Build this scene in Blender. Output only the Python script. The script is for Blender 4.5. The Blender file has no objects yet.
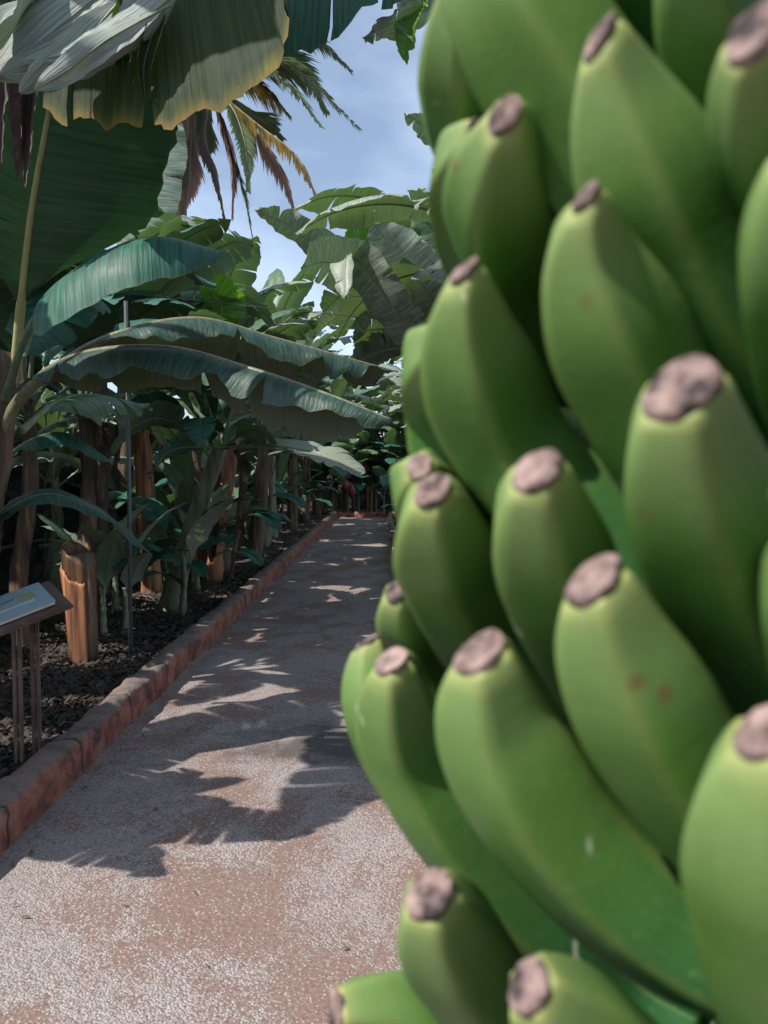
import bpy, bmesh, math, random
from mathutils import Vector, Matrix, noise
R = math.radians
rnd = random.Random(7)
scene = bpy.context.scene
COL = scene.collection

# ---------------------------------------------------------------- camera
CAMZ, PITCH, F = 1.5, R(3.0), 800.0
cd = bpy.data.cameras.new('camera'); cam = bpy.data.objects.new('camera', cd); COL.objects.link(cam)
cam.location = (0, 0, CAMZ); cam.rotation_euler = (R(90) - PITCH, 0, 0)
cd.sensor_fit = 'VERTICAL'; cd.sensor_height = 36; cd.sensor_width = 27; cd.lens = 36 * F / 1024
cd.clip_start = 0.02; cd.clip_end = 3000
cd.dof.use_dof = True; cd.dof.focus_distance = 7.0; cd.dof.aperture_fstop = cd.lens / 2.9
scene.camera = cam

def P(px, py, d):
    """world point seen at photo position (px, py) lying d metres ahead"""
    x = (px - 384) / F; u = (512 - py) / F
    y = math.cos(PITCH) + u * math.sin(PITCH); z = -math.sin(PITCH) + u * math.cos(PITCH)
    k = d / y
    return Vector((x * k, d, CAMZ + z * k))

# ---------------------------------------------------------------- light
to_sun = Vector((-0.84, -0.54, 0)).normalized() * math.cos(R(50)) + Vector((0, 0, math.sin(R(50))))
sl = bpy.data.lights.new('sun', 'SUN'); sun = bpy.data.objects.new('sun', sl); COL.objects.link(sun)
sl.energy = 4.6; sl.angle = R(0.55); sl.color = (1.0, 0.94, 0.87)
sun.rotation_euler = to_sun.to_track_quat('Z', 'Y').to_euler(); sun.location = (-6, -4, 12)
sun['kind'] = 'structure'

W = bpy.data.worlds.new('World'); scene.world = W; W.use_nodes = True
nt = W.node_tree; nt.nodes.clear()
def N(t, typ, **kw):
    n = t.nodes.new(typ)
    for k, v in kw.items():
        if k[0] == '_': setattr(n, k[1:], v)
        else: n.inputs[k.replace('__', ' ')].default_value = v
    return n
out = N(nt, 'ShaderNodeOutputWorld'); bg = N(nt, 'ShaderNodeBackground', Strength=0.115)
sky = N(nt, 'ShaderNodeTexSky', _sky_type='NISHITA'); sky.sun_disc = False
sky.sun_elevation = R(50); sky.sun_rotation = math.atan2(to_sun.x, to_sun.y)
sky.air_density = 1.0; sky.dust_density = 1.2; sky.ozone_density = 1.0
tc = N(nt, 'ShaderNodeTexCoord'); mp = N(nt, 'ShaderNodeMapping'); mp.inputs['Scale'].default_value = (1.0, 1.0, 1.7)
mp.inputs['Location'].default_value = (0.62, 0.3, 0.1)
nz = N(nt, 'ShaderNodeTexNoise', Scale=2.1, Detail=7.0, Roughness=0.52, Distortion=0.25)
rp = N(nt, 'ShaderNodeValToRGB'); rp.color_ramp.elements[0].position = 0.40; rp.color_ramp.elements[1].position = 0.68
rp.color_ramp.elements[0].color = (0.15, 0.15, 0.15, 1); rp.color_ramp.elements[1].color = (0.85, 0.85, 0.85, 1)
mx = N(nt, 'ShaderNodeMix', _data_type='RGBA')
mx.inputs['B'].default_value = (6.2, 7.4, 9.4, 1)
L = nt.links.new
L(tc.outputs['Generated'], mp.inputs['Vector']); L(mp.outputs[0], nz.inputs['Vector']); L(nz.outputs['Fac'], rp.inputs['Fac'])
L(rp.outputs[0], mx.inputs['Factor']); L(sky.outputs[0], mx.inputs['A']); L(mx.outputs['Result'], bg.inputs['Color']); L(bg.outputs[0], out.inputs[0])
vs = scene.view_settings
vs.view_transform = 'Standard'; vs.look = 'None'; vs.gamma = 1; vs.exposure = 0.42; vs.use_curve_mapping = False
cy = scene.cycles
cy.max_bounces = 7; cy.diffuse_bounces = 3; cy.glossy_bounces = 3; cy.transmission_bounces = 4; cy.transparent_max_bounces = 4
cy.use_denoising = True; cy.sample_clamp_indirect = 4.0

# ---------------------------------------------------------------- materials
def mat(name):
    m = bpy.data.materials.new(name); m.use_nodes = True
    t = m.node_tree; t.nodes.clear()
    o = t.nodes.new('ShaderNodeOutputMaterial'); b = t.nodes.new('ShaderNodeBsdfPrincipled')
    t.links.new(b.outputs[0], o.inputs[0])
    return m, t, b, o
def ramp(t, fac, stops, interp='LINEAR'):
    r = t.nodes.new('ShaderNodeValToRGB'); e = r.color_ramp.elements; r.color_ramp.interpolation = interp
    while len(e) < len(stops): e.new(0.5)
    for i, (p, c) in enumerate(stops):
        e[i].position = p; e[i].color = (c[0], c[1], c[2], 1) if not isinstance(c, (int, float)) else (c, c, c, 1)
    t.links.new(fac, r.inputs[0]); return r.outputs[0]
def noi(t, vec, scale, detail=4.0, rough=0.55, dist=0.0):
    n = N(t, 'ShaderNodeTexNoise', Scale=scale, Detail=detail, Roughness=rough, Distortion=dist)
    if vec is not None: t.links.new(vec, n.inputs['Vector'])
    return n.outputs['Fac']
def mapping(t, src, scale=(1, 1, 1), loc=(0, 0, 0)):
    m = t.nodes.new('ShaderNodeMapping'); m.inputs['Scale'].default_value = scale; m.inputs['Location'].default_value = loc
    t.links.new(src, m.inputs['Vector']); return m.outputs[0]
def mixc(t, fac, a, b, mode='MIX'):
    m = t.nodes.new('ShaderNodeMix'); m.data_type = 'RGBA'; m.blend_type = mode
    for s, v in (('Factor', fac), ('A', a), ('B', b)):
        if isinstance(v, (int, float)): m.inputs[s].default_value = v if s == 'Factor' else (v, v, v, 1)
        elif isinstance(v, tuple): m.inputs[s].default_value = (*v, 1)
        else: t.links.new(v, m.inputs[s])
    return m.outputs['Result']
def mth(t, op, a, b=0.0):
    m = t.nodes.new('ShaderNodeMath'); m.operation = op
    for i, v in enumerate((a, b)):
        if isinstance(v, (int, float)): m.inputs[i].default_value = v
        else: t.links.new(v, m.inputs[i])
    return m.outputs[0]
def bump(t, b, h, strength=0.4, dist=0.01):
    n = N(t, 'ShaderNodeBump', Strength=strength, Distance=dist); t.links.new(h, n.inputs['Height'])
    t.links.new(n.outputs[0], b.inputs['Normal']); return n
def coord(t, kind='Object'):
    c = t.nodes.new('ShaderNodeTexCoord'); return c.outputs[kind]

def leaf_material(name, top, top2, under, age=0.0, gloss=0.38, transl=0.28, tcol=(0.11, 0.21, 0.04), vs_=(55, 1.2), edge=(0.30, 0.17, 0.05), spec=0.5):
    m, t, b, o = mat(name)
    uv = coord(t, 'UV')                                   # u: metres along the midrib, v: 0 midrib .. 1 margin
    s = t.nodes.new('ShaderNodeSeparateXYZ'); t.links.new(uv, s.inputs[0])
    info = t.nodes.new('ShaderNodeObjectInfo')
    veins = noi(t, mapping(t, uv, (vs_[0], vs_[1], 1)), 1.0, 2.0, 0.6)
    fine = noi(t, mapping(t, uv, (vs_[0] * 3, vs_[1] * 1.3, 1)), 1.0, 2.0, 0.6)
    blot = noi(t, mapping(t, uv, (6, 5, 1)), 1.0, 5.0, 0.6)
    c = mixc(t, ramp(t, blot, [(0.3, 0), (0.7, 1)]), top, top2)
    c = mixc(t, ramp(t, info.outputs['Random'], [(0, 0.0), (1, 0.55)]), c, tuple(x * 1.5 for x in top2))
    c = mixc(t, 0.62, c, ramp(t, veins, [(0.38, 0.25), (0.60, 1.0)]), 'MULTIPLY')
    geo = t.nodes.new('ShaderNodeNewGeometry')
    cu = mixc(t, 0.35, under, ramp(t, veins, [(0.3, 0.45), (0.7, 1.0)]), 'MULTIPLY')
    c = mixc(t, geo.outputs['Backfacing'], c, cu)
    # worn margin: brown and yellow rim whose width wanders
    rimn = noi(t, mapping(t, uv, (5, 0.4, 1)), 1.0, 5.0, 0.7)
    lim = mth(t, 'SUBTRACT', 1.005 - age * 0.05, mth(t, 'MULTIPLY', rimn, 0.04 + age * 0.42))
    rim = mth(t, 'SUBTRACT', s.outputs[1], lim)
    yel = mth(t, 'MULTIPLY', ramp(t, mth(t, 'ADD', mth(t, 'MULTIPLY', rim, 9.0), 0.5), [(0.2, 0), (0.8, 1)]), ramp(t, noi(t, mapping(t, uv, (5.5, 0.0, 1), (4, 0, 0)), 1.0, 3.0, 0.6), [(0.42, 0.05), (0.62, 1)]))
    brn = mth(t, 'MULTIPLY', ramp(t, mth(t, 'ADD', mth(t, 'MULTIPLY', rim, 14.0), 0.0), [(0.2, 0), (0.9, 1)]), ramp(t, noi(t, mapping(t, uv, (3.1, 0.0, 1), (9, 0, 0)), 1.0, 3.0, 0.6), [(0.36, 0.1), (0.6, 1)]))
    c = mixc(t, mth(t, 'MULTIPLY', yel, 0.25 + 0.6 * min(1, age * 2)), c, (0.34, 0.30, 0.035))
    c = mixc(t, brn, c, edge)
    spots = ramp(t, noi(t, mapping(t, uv, (40, 14, 1)), 1.0, 2.0, 0.5), [(0.70, 0), (0.76, 1)])
    c = mixc(t, mth(t, 'MULTIPLY', spots, 0.35), c, (0.20, 0.16, 0.06))
    t.links.new(c, b.inputs['Base Color'])
    b.inputs['Specular IOR Level'].default_value = spec
    t.links.new(ramp(t, blot, [(0.3, gloss - 0.06), (0.7, gloss + 0.12)]), b.inputs['Roughness'])
    bump(t, b, mth(t, 'ADD', veins, mth(t, 'MULTIPLY', fine, 0.5)), 0.55, 0.006)
    tr = t.nodes.new('ShaderNodeBsdfTranslucent')
    t.links.new(mixc(t, 0.6, tcol, ramp(t, veins, [(0.3, 0.5), (0.7, 1.0)]), 'MULTIPLY'), tr.inputs[0])
    ms = t.nodes.new('ShaderNodeMixShader')
    ms.inputs[0].default_value = transl
    t.links.new(b.outputs[0], ms.inputs[1]); t.links.new(tr.outputs[0], ms.inputs[2]); t.links.new(ms.outputs[0], o.inputs[0])
    return m
M = {}
M['leaf'] = leaf_material('banana_leaf', (0.065, 0.155, 0.080), (0.15, 0.235, 0.145), (0.18, 0.25, 0.16), gloss=0.38)
M['leaf_pale'] = leaf_material('banana_leaf_pale', (0.23, 0.29, 0.23), (0.34, 0.39, 0.32), (0.33, 0.38, 0.30), age=0.1, gloss=0.42)
M['leaf_dark'] = leaf_material('banana_leaf_dark', (0.016, 0.095, 0.072), (0.035, 0.130, 0.088), (0.05, 0.10, 0.055), gloss=0.5, spec=.35, transl=0.08)
M['leaf_olive'] = leaf_material('banana_leaf_olive', (0.02, 0.06, 0.045), (0.03, 0.07, 0.05), (0.070, 0.080, 0.048), gloss=0.44, spec=.4, transl=0.10)
M['leaf_old'] = leaf_material('banana_leaf_old', (0.028, 0.050, 0.026), (0.042, 0.066, 0.028), (0.030, 0.052, 0.026), age=0.16, gloss=.6, spec=.2, transl=0.26, tcol=(0.16, 0.26, 0.03), edge=(0.30, 0.16, 0.04))
M['leaf_big'] = leaf_material('banana_leaf_broad', (0.015, 0.07, 0.03), (0.025, 0.085, 0.035), (0.016, 0.062, 0.030), age=0.02, transl=0.16, tcol=(0.04, 0.16, 0.03))
M['leaf_grey'] = leaf_material('banana_leaf_torn', (0.30, 0.35, 0.31), (0.37, 0.42, 0.37), (0.30, 0.35, 0.31), age=0.04, gloss=0.5, transl=0.12, vs_=(2.5, 12), edge=(0.5, 0.42, 0.33))
M['leaf_bright'] = leaf_material('banana_leaf_bright', (0.07, 0.20, 0.03), (0.10, 0.25, 0.04), (0.12, 0.24, 0.06), transl=0.4, tcol=(0.20, 0.48, 0.03))

def dry_material(name, a, b_, c_):
    m, t, b, o = mat(name)
    uv = coord(t, 'UV'); n1 = noi(t, mapping(t, uv, (30, 2, 1)), 1.0, 4.0, 0.6); n2 = noi(t, coord(t), 9.0, 4.0)
    info = t.nodes.new('ShaderNodeObjectInfo')
    c = ramp(t, n1, [(0.25, a), (0.5, b_), (0.75, c_)])
    c = mixc(t, ramp(t, n2, [(0.4, 0.0), (0.7, 0.55)]), c, a)
    c = mixc(t, mth(t, 'MULTIPLY', info.outputs['Random'], 0.4), c, (0.10, 0.05, 0.035))
    t.links.new(c, b.inputs['Base Color']); b.inputs['Roughness'].default_value = 0.75
    bump(t, b, n1, 0.6, 0.008); return m
M['dry'] = dry_material('dry_leaf', (0.05, 0.035, 0.025), (0.14, 0.095, 0.06), (0.26, 0.19, 0.12))
M['dry_rust'] = dry_material('dry_leaf_rust', (0.22, 0.08, 0.04), (0.42, 0.19, 0.08), (0.50, 0.30, 0.10))
M['dry_purple'] = dry_material('dry_leaf_purple', (0.055, 0.040, 0.045), (0.105, 0.075, 0.08), (0.17, 0.125, 0.12))

def tube_material(name, c1, c2, c3=None, rough=0.5, sc=(14, 14, 3), bs=0.4):
    m, t, b, o = mat(name)
    ob = coord(t); n = noi(t, mapping(t, ob, sc), 1.0, 5.0, 0.62, 0.4)
    stops = [(0.34, c1), (0.58, c2)] + ([(0.70, c3)] if c3 else [])
    t.links.new(ramp(t, n, stops), b.inputs['Base Color']); b.inputs['Roughness'].default_value = rough
    bump(t, b, n, bs, 0.01); return m
M['rib'] = tube_material('midrib', (0.10, 0.16, 0.06), (0.22, 0.27, 0.13), None, 0.4)
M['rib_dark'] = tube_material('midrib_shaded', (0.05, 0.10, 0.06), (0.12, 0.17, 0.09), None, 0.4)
M['rib_yellow'] = tube_material('midrib_yellow', (0.24, 0.25, 0.09), (0.36, 0.34, 0.15), (0.20, 0.17, 0.08), 0.45, (8, 8, 2))
M['petiole'] = tube_material('petiole', (0.09, 0.11, 0.06), (0.20, 0.19, 0.115), (0.10, 0.055, 0.05), 0.45, (22, 22, 9))
M['trunk_green'] = tube_material('pseudostem_green', (0.06, 0.085, 0.05), (0.25, 0.27, 0.17), (0.10, 0.05, 0.03), 0.6, (16, 16, 1.6))
M['trunk_brown'] = tube_material('pseudostem_brown', (0.045, 0.036, 0.028), (0.16, 0.105, 0.065), (0.38, 0.21, 0.11), 0.75, (18, 18, 1.3), 0.8)
M['trunk_orange'] = tube_material('pseudostem_orange', (0.08, 0.04, 0.03), (0.36, 0.155, 0.075), (0.55, 0.29, 0.14), 0.7, (16, 16, 1.2), 0.8)
M['metal'] = tube_material('weathered_metal', (0.09, 0.055, 0.045), (0.17, 0.11, 0.09), None, 0.5, (9, 9, 9), 0.15)
M['pole'] = tube_material('galvanised_pole', (0.05, 0.065, 0.065), (0.10, 0.12, 0.12), None, 0.4, (6, 6, 2), 0.1)
M['pipe'] = tube_material('irrigation_pipe', (0.05, 0.06, 0.06), (0.10, 0.11, 0.11), None, 0.5, (6, 6, 2), 0.1)

def banana_material():
    m, t, b, o = mat('green_banana_skin')
    uv = coord(t, 'UV'); s = t.nodes.new('ShaderNodeSeparateXYZ'); t.links.new(uv, s.inputs[0])   # u: 0 tip .. 1 stem, v round
    ob = coord(t); info = t.nodes.new('ShaderNodeObjectInfo')
    big = noi(t, ob, 14.0, 3.0)
    c = mixc(t, ramp(t, big, [(0.35, 0), (0.65, 1)]), (0.054, 0.155, 0.026), (0.096, 0.208, 0.043))
    c = mixc(t, mth(t, 'MULTIPLY', info.outputs['Random'], 0.35), c, (0.13, 0.225, 0.05))
    c = mixc(t, ramp(t, s.outputs[0], [(0.0, 0.75), (0.22, 0.0)]), c, (0.25, 0.35, 0.135))          # paler neck near the tip
    c = mixc(t, ramp(t, s.outputs[0], [(0.30, 0.0), (0.7, 0.85)]), c, (0.014, 0.090, 0.028))           # darkens towards the stem, shade painted into the skin colour
    ridge = mth(t, 'ABSOLUTE', mth(t, 'SUBTRACT', mth(t, 'FRACT', mth(t, 'MULTIPLY', s.outputs[1], 5.0)), 0.5))
    c = mixc(t, ramp(t, ridge, [(0.36, 0.0), (0.5, 0.28)]), c, (0.24, 0.27, 0.08))                   # yellowish ridge lines
    sp = N(t, 'ShaderNodeTexVoronoi', Scale=55.0); t.links.new(ob, sp.inputs['Vector'])
    pick = ramp(t, noi(t, ob, 30.0, 1.0), [(0.62, 0), (0.66, 1)])
    spot = mth(t, 'MULTIPLY', ramp(t, sp.outputs['Distance'], [(0.10, 1), (0.2, 0)]), pick)
    c = mixc(t, mth(t, 'MULTIPLY', spot, 0.7), c, (0.18, 0.10, 0.045))
    rub = ramp(t, noi(t, mapping(t, ob, (60, 60, 22)), 1.0, 3.0, 0.6), [(0.69, 0), (0.74, 1)])
    c = mixc(t, mth(t, 'MULTIPLY', rub, 0.35), c, (0.22, 0.17, 0.07))
    c = mixc(t, ramp(t, s.outputs[0], [(0.01, 0.5), (0.05, 0.0)]), c, (0.34, 0.33, 0.12))         # yellow ring under the scar
    pores = ramp(t, noi(t, ob, 420.0, 2.0, 0.5), [(0.60, 0), (0.70, 1)])
    c = mixc(t, mth(t, 'MULTIPLY', pores, 0.16), c, (0.30, 0.38, 0.16))
    mott = noi(t, mapping(t, ob, (30, 30, 12)), 1.0, 5.0, 0.7)
    c = mixc(t, 0.5, c, ramp(t, mott, [(0.3, (0.80, 0.80, 0.70)), (0.65, (1.0, 1.0, 1.0))]), 'MULTIPLY')
    latex = ramp(t, noi(t, mapping(t, ob, (70, 70, 30), (3, 1, 2)), 1.0, 2.0, 0.5), [(0.735, 0), (0.76, 1)])
    c = mixc(t, mth(t, 'MULTIPLY', latex, 0.55), c, (0.50, 0.55, 0.42))
    t.links.new(c, b.inputs['Base Color']); t.links.new(ramp(t, mott, [(0.3, 0.40), (0.7, 0.58)]), b.inputs['Roughness'])
    b.inputs['Specular IOR Level'].default_value = 0.36; b.inputs['Subsurface Weight'].default_value = 0.05; b.inputs['Subsurface Radius'].default_value = (0.004, 0.008, 0.002)
    bump(t, b, noi(t, ob, 160.0, 2.0), 0.08, 0.002)
    return m
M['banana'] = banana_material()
m, t, b, o = mat('dried_blossom_scar')
n1 = noi(t, coord(t), 85.0, 4.0, 0.65)
t.links.new(ramp(t, n1, [(0.37, (0.03, 0.022, 0.022)), (0.46, (0.15, 0.10, 0.092)), (0.66, (0.36, 0.255, 0.23))]), b.inputs['Base Color'])
b.inputs['Roughness'].default_value = 0.85; bump(t, b, n1, 0.9, 0.004); M['scar'] = m
m, t, b, o = mat('scab_mark'); n1 = noi(t, coord(t), 120.0, 3.0)
t.links.new(ramp(t, n1, [(0.35, (0.45, 0.20, 0.08)), (0.6, (0.55, 0.38, 0.22))]), b.inputs['Base Color']); b.inputs['Roughness'].default_value = 0.8; M['scab'] = m

def gravel_material():
    m, t, b, o = mat('gravel_path'); ob = coord(t)
    v = N(t, 'ShaderNodeTexVoronoi', Scale=125.0); t.links.new(ob, v.inputs['Vector'])
    v2 = N(t, 'ShaderNodeTexVoronoi', Scale=70.0); t.links.new(ob, v2.inputs['Vector'])
    sep = t.nodes.new('ShaderNodeSeparateColor'); t.links.new(v.outputs['Color'], sep.inputs[0])
    stone = ramp(t, sep.outputs[0], [(0.0, (0.25, 0.21, 0.20)), (0.5, (0.34, 0.295, 0.28)), (1.0, (0.44, 0.39, 0.37))])
    dirt = ramp(t, noi(t, ob, 60.0, 4.0, 0.7), [(0.3, (0.165, 0.105, 0.085)), (0.7, (0.29, 0.19, 0.155))])
    patch = noi(t, mapping(t, ob, (1.0, 0.75, 1), (3.1, 5.7, 0)), 1.9, 7.0, 0.66, 0.4)
    # how thickly the loose stones lie: a patch value against a per-stone threshold
    cover = ramp(t, patch, [(0.46, 0.97), (0.58, 0.16)])
    here = mth(t, 'LESS_THAN', sep.outputs[1], cover)
    c = mixc(t, here, dirt, stone)
    c = mixc(t, 0.45, c, ramp(t, v.outputs['Distance'], [(0.3, 1.0), (0.75, 0.45)]), 'MULTIPLY')
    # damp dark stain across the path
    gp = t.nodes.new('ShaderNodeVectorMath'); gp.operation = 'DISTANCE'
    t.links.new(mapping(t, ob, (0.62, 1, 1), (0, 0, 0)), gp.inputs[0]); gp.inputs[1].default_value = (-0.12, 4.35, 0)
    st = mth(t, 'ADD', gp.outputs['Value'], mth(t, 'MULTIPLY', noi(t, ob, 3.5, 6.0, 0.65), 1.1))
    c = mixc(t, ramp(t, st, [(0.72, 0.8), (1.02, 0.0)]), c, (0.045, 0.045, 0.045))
    far = ramp(t, noi(t, ob, 0.7, 4.0), [(0.4, 0.0), (0.7, 0.35)])
    c = mixc(t, far, c, (0.22, 0.16, 0.14))
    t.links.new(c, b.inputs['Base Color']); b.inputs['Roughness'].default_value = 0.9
    h = mth(t, 'ADD', mth(t, 'MULTIPLY', mth(t, 'MULTIPLY', ramp(t, v.outputs['Distance'], [(0.0, 1), (0.8, 0)]), here), 1.0), mth(t, 'MULTIPLY', v2.outputs['Distance'], 0.4))
    bump(t, b, h, 0.7, 0.007); return m
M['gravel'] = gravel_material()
def soil_material():
    m, t, b, o = mat('mulched_soil'); ob = coord(t)
    v = N(t, 'ShaderNodeTexVoronoi', Scale=26.0); t.links.new(mapping(t, ob, (1, 0.5, 1)), v.inputs['Vector'])
    s = t.nodes.new('ShaderNodeSeparateColor'); t.links.new(v.outputs['Color'], s.inputs[0])
    c = ramp(t, s.outputs[0], [(0.0, (0.016, 0.017, 0.015)), (0.6, (0.04, 0.038, 0.032)), (0.88, (0.08, 0.07, 0.055)), (1.0, (0.22, 0.18, 0.14))])
    c = mixc(t, ramp(t, noi(t, ob, 1.2, 5.0), [(0.45, 0.0), (0.7, 0.8)]), c, (0.21, 0.13, 0.10))
    t.links.new(c, b.inputs['Base Color']); b.inputs['Roughness'].default_value = 0.95
    bump(t, b, mth(t, 'ADD', v.outputs['Distance'], noi(t, ob, 40.0, 4.0)), 0.7, 0.015); return m
M['soil'] = soil_material()
def kerb_material():
    m, t, b, o = mat('red_kerb'); ob = coord(t)
    geo = t.nodes.new('ShaderNodeNewGeometry'); s = t.nodes.new('ShaderNodeSeparateXYZ'); t.links.new(geo.outputs['Normal'], s.inputs[0])
    n1 = noi(t, ob, 7.0, 6.0, 0.68); n2 = noi(t, ob, 45.0, 4.0, 0.7)
    red = ramp(t, n1, [(0.32, (0.06, 0.045, 0.04)), (0.45, (0.24, 0.088, 0.06)), (0.57, (0.42, 0.155, 0.09)), (0.66, (0.30, 0.22, 0.19))])
    grey = ramp(t, n1, [(0.3, (0.11, 0.085, 0.08)), (0.55, (0.23, 0.175, 0.155)), (0.75, (0.30, 0.19, 0.16))])
    c = mixc(t, ramp(t, s.outputs[2], [(0.5, 0.0), (0.8, 1.0)]), red, grey)
    c = mixc(t, 0.5, c, ramp(t, n2, [(0.3, 0.5), (0.7, 1.0)]), 'MULTIPLY')
    # joints between the cast lengths, 0.39 m apart
    sp = t.nodes.new('ShaderNodeSeparateXYZ'); t.links.new(ob, sp.inputs[0])
    f = mth(t, 'ABSOLUTE', mth(t, 'SUBTRACT', mth(t, 'FRACT', mth(t, 'ADD', mth(t, 'MULTIPLY', sp.outputs[1], 1.28), mth(t, 'MULTIPLY', n1, 0.05))), 0.5))
    c = mixc(t, ramp(t, f, [(0.480, 0.0), (0.494, 0.85)]), c, (0.03, 0.022, 0.02))
    t.links.new(c, b.inputs['Base Color']); b.inputs['Roughness'].default_value = 0.9
    bump(t, b, mth(t, 'ADD', n1, mth(t, 'MULTIPLY', n2, 0.6)), 0.9, 0.02); return m
M['kerb'] = kerb_material()
m, t, b, o = mat('lava_stone'); ob = coord(t)
v = N(t, 'ShaderNodeTexVoronoi', Scale=5.5); t.links.new(ob, v.inputs['Vector'])
s = t.nodes.new('ShaderNodeSeparateColor'); t.links.new(v.outputs['Color'], s.inputs[0])
c = ramp(t, s.outputs[0], [(0, (0.025, 0.03, 0.032)), (1, (0.075, 0.078, 0.075))])
c = mixc(t, ramp(t, v.outputs['Distance'], [(0.45, 0), (0.75, 0.8)]), c, (0.012, 0.012, 0.012))
t.links.new(c, b.inputs['Base Color']); b.inputs['Roughness'].default_value = 0.95
bump(t, b, noi(t, ob, 40.0, 4.0), 0.9, 0.02); M['lava'] = m
def flat(name, col, rough=0.5, spec=0.5):
    m, t, b, o = mat(name); n = noi(t, coord(t), 30.0, 3.0)
    t.links.new(mixc(t, ramp(t, n, [(0.3, 0.0), (0.7, 0.25)]), col, tuple(x * 0.7 for x in col)), b.inputs['Base Color'])
    b.inputs['Roughness'].default_value = rough; b.inputs['Specular IOR Level'].default_value = spec; return m
M['cover'] = flat('book_cover_blue', (0.34, 0.47, 0.54), 0.3); M['paper'] = flat('paper', (0.72, 0.70, 0.66), 0.7)
M['emblem'] = flat('cover_emblem', (0.38, 0.40, 0.20), 0.4); M['title'] = flat('cover_title', (0.06, 0.16, 0.20), 0.4)
M['palm_green'] = flat('palm_leaflet_green', (0.20, 0.27, 0.13), 0.45); M['palm_dry'] = flat('palm_leaflet_dry', (0.55, 0.38, 0.34), 0.7)
M['palm_dark'] = flat('palm_leaflet_withered', (0.26, 0.19, 0.17), 0.7); M['palm_yellow'] = flat('palm_leaflet_yellow', (0.46, 0.33, 0.09), 0.6)
M['palm_rachis'] = flat('palm_rachis', (0.17, 0.14, 0.07), 0.5)
M['flower'] = flat('banana_bract', (0.35, 0.05, 0.06), 0.5); M['blossom'] = flat('pale_blossom', (0.62, 0.60, 0.32), 0.6)
for k_ in ('palm_green', 'palm_dry', 'palm_dark', 'palm_yellow'):
    t = M[k_].node_tree; b = t.nodes['Principled BSDF']; o = t.nodes['Material Output']
    tr = t.nodes.new('ShaderNodeBsdfTranslucent'); ms = t.nodes.new('ShaderNodeMixShader'); ms.inputs[0].default_value = 0.4
    t.links.new(b.inputs['Base Color'].links[0].from_socket, tr.inputs[0]); t.links.new(b.outputs[0], ms.inputs[1]); t.links.new(tr.outputs[0], ms.inputs[2]); t.links.new(ms.outputs[0], o.inputs[0])
M['wire'] = flat('steel_wire', (0.06, 0.06, 0.06), 0.5)
M['litter'] = dry_material('litter', (0.012, 0.013, 0.011), (0.035, 0.033, 0.028), (0.15, 0.13, 0.11))

# ---------------------------------------------------------------- object helpers
def tag(o, label=None, cat=None, group=None, kind=None):
    if label: o['label'] = label
    if cat: o['category'] = cat
    if group: o['group'] = group
    if kind: o['kind'] = kind
    return o
def empty(name, loc=(0, 0, 0)):
    o = bpy.data.objects.new(name, None); o.empty_display_size = 0.1; COL.objects.link(o); o.location = loc; return o
def link(name, me, parent=None, loc=None, world=False):
    """world=True: the mesh is in world coordinates, parent is moved only by translation"""
    o = bpy.data.objects.new(name, me); COL.objects.link(o)
    if parent is not None:
        o.parent = parent
        if world: 
            p = Vector((0, 0, 0)); q = parent
            while q is not None: p += Vector(q.location); q = q.parent
            o.location = -p
    if loc is not None: o.location = loc
    return o
def mesh(name, verts, faces, m, uvs=None, smooth=True):
    me = bpy.data.meshes.new(name); me.from_pydata([tuple(v) for v in verts], [], faces)
    me.materials.append(m)
    if smooth: me.polygons.foreach_set('use_smooth', [True] * len(me.polygons))
    if uvs:
        ul = me.uv_layers.new(name='UVMap'); buf = []
        for lp in me.loops: buf += list(uvs[lp.vertex_index])
        ul.data.foreach_set('uv', buf)
    me.update(); return me
def crom(pts, n):
    pts = [Vector(p) for p in pts]
    q = [2 * pts[0] - pts[1]] + pts + [2 * pts[-1] - pts[-2]]; K = len(pts) - 1; outp = []
    for i in range(n + 1):
        x = i / n * K; k = min(int(x), K - 1); f = x - k; a, b_, c, d = q[k:k + 4]
        outp.append(0.5 * ((2 * b_) + (c - a) * f + (2 * a - 5 * b_ + 4 * c - d) * f * f + (3 * b_ - a - 3 * c + d) * f ** 3))
    return outp
def arclen(ps):
    s = [0.0]
    for a, b_ in zip(ps, ps[1:]): s.append(s[-1] + (b_ - a).length)
    return s
def frames(ps, up0=None):
    T = []
    for i in range(len(ps)):
        a = ps[max(0, i - 1)]; b_ = ps[min(len(ps) - 1, i + 1)]; T.append((b_ - a).normalized())
    u = up0 or Vector((0, 0, 1)); s = T[0].cross(u)
    if s.length < 1e-3: s = T[0].cross(Vector((0, 1, 0)))
    s.normalize(); S = []
    for i in range(len(ps)):
        s = (s - T[i] * s.dot(T[i])).normalized(); S.append(s.copy())
    return T, S, [si.cross(ti).normalized() for si, ti in zip(S, T)]
def tube_data(ps, rad, seg=10, shape=None, wob=0.0, seed=0.0):
    T, S, U = frames(ps); V = []; Fc = []; n = len(ps)
    for i, p in enumerate(ps):
        r = rad(i / (n - 1)) if callable(rad) else rad
        for j in range(seg):
            a = 2 * math.pi * j / seg; rr = r * (shape(a, i / (n - 1)) if shape else 1.0)
            if wob: rr *= 1 + wob * noise.noise(Vector((math.cos(a) * 2 + seed, math.sin(a) * 2, i * 0.35 + seed)))
            V.append(p + (S[i] * math.cos(a) + U[i] * math.sin(a)) * rr)
    for i in range(n - 1):
        for j in range(seg):
            k = (j + 1) % seg; Fc.append((i * seg + j, i * seg + k, (i + 1) * seg + k, (i + 1) * seg + j))
    Fc.append(tuple(range(seg))[::-1]); Fc.append(tuple((n - 1) * seg + j for j in range(seg)))
    return V, Fc
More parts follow.
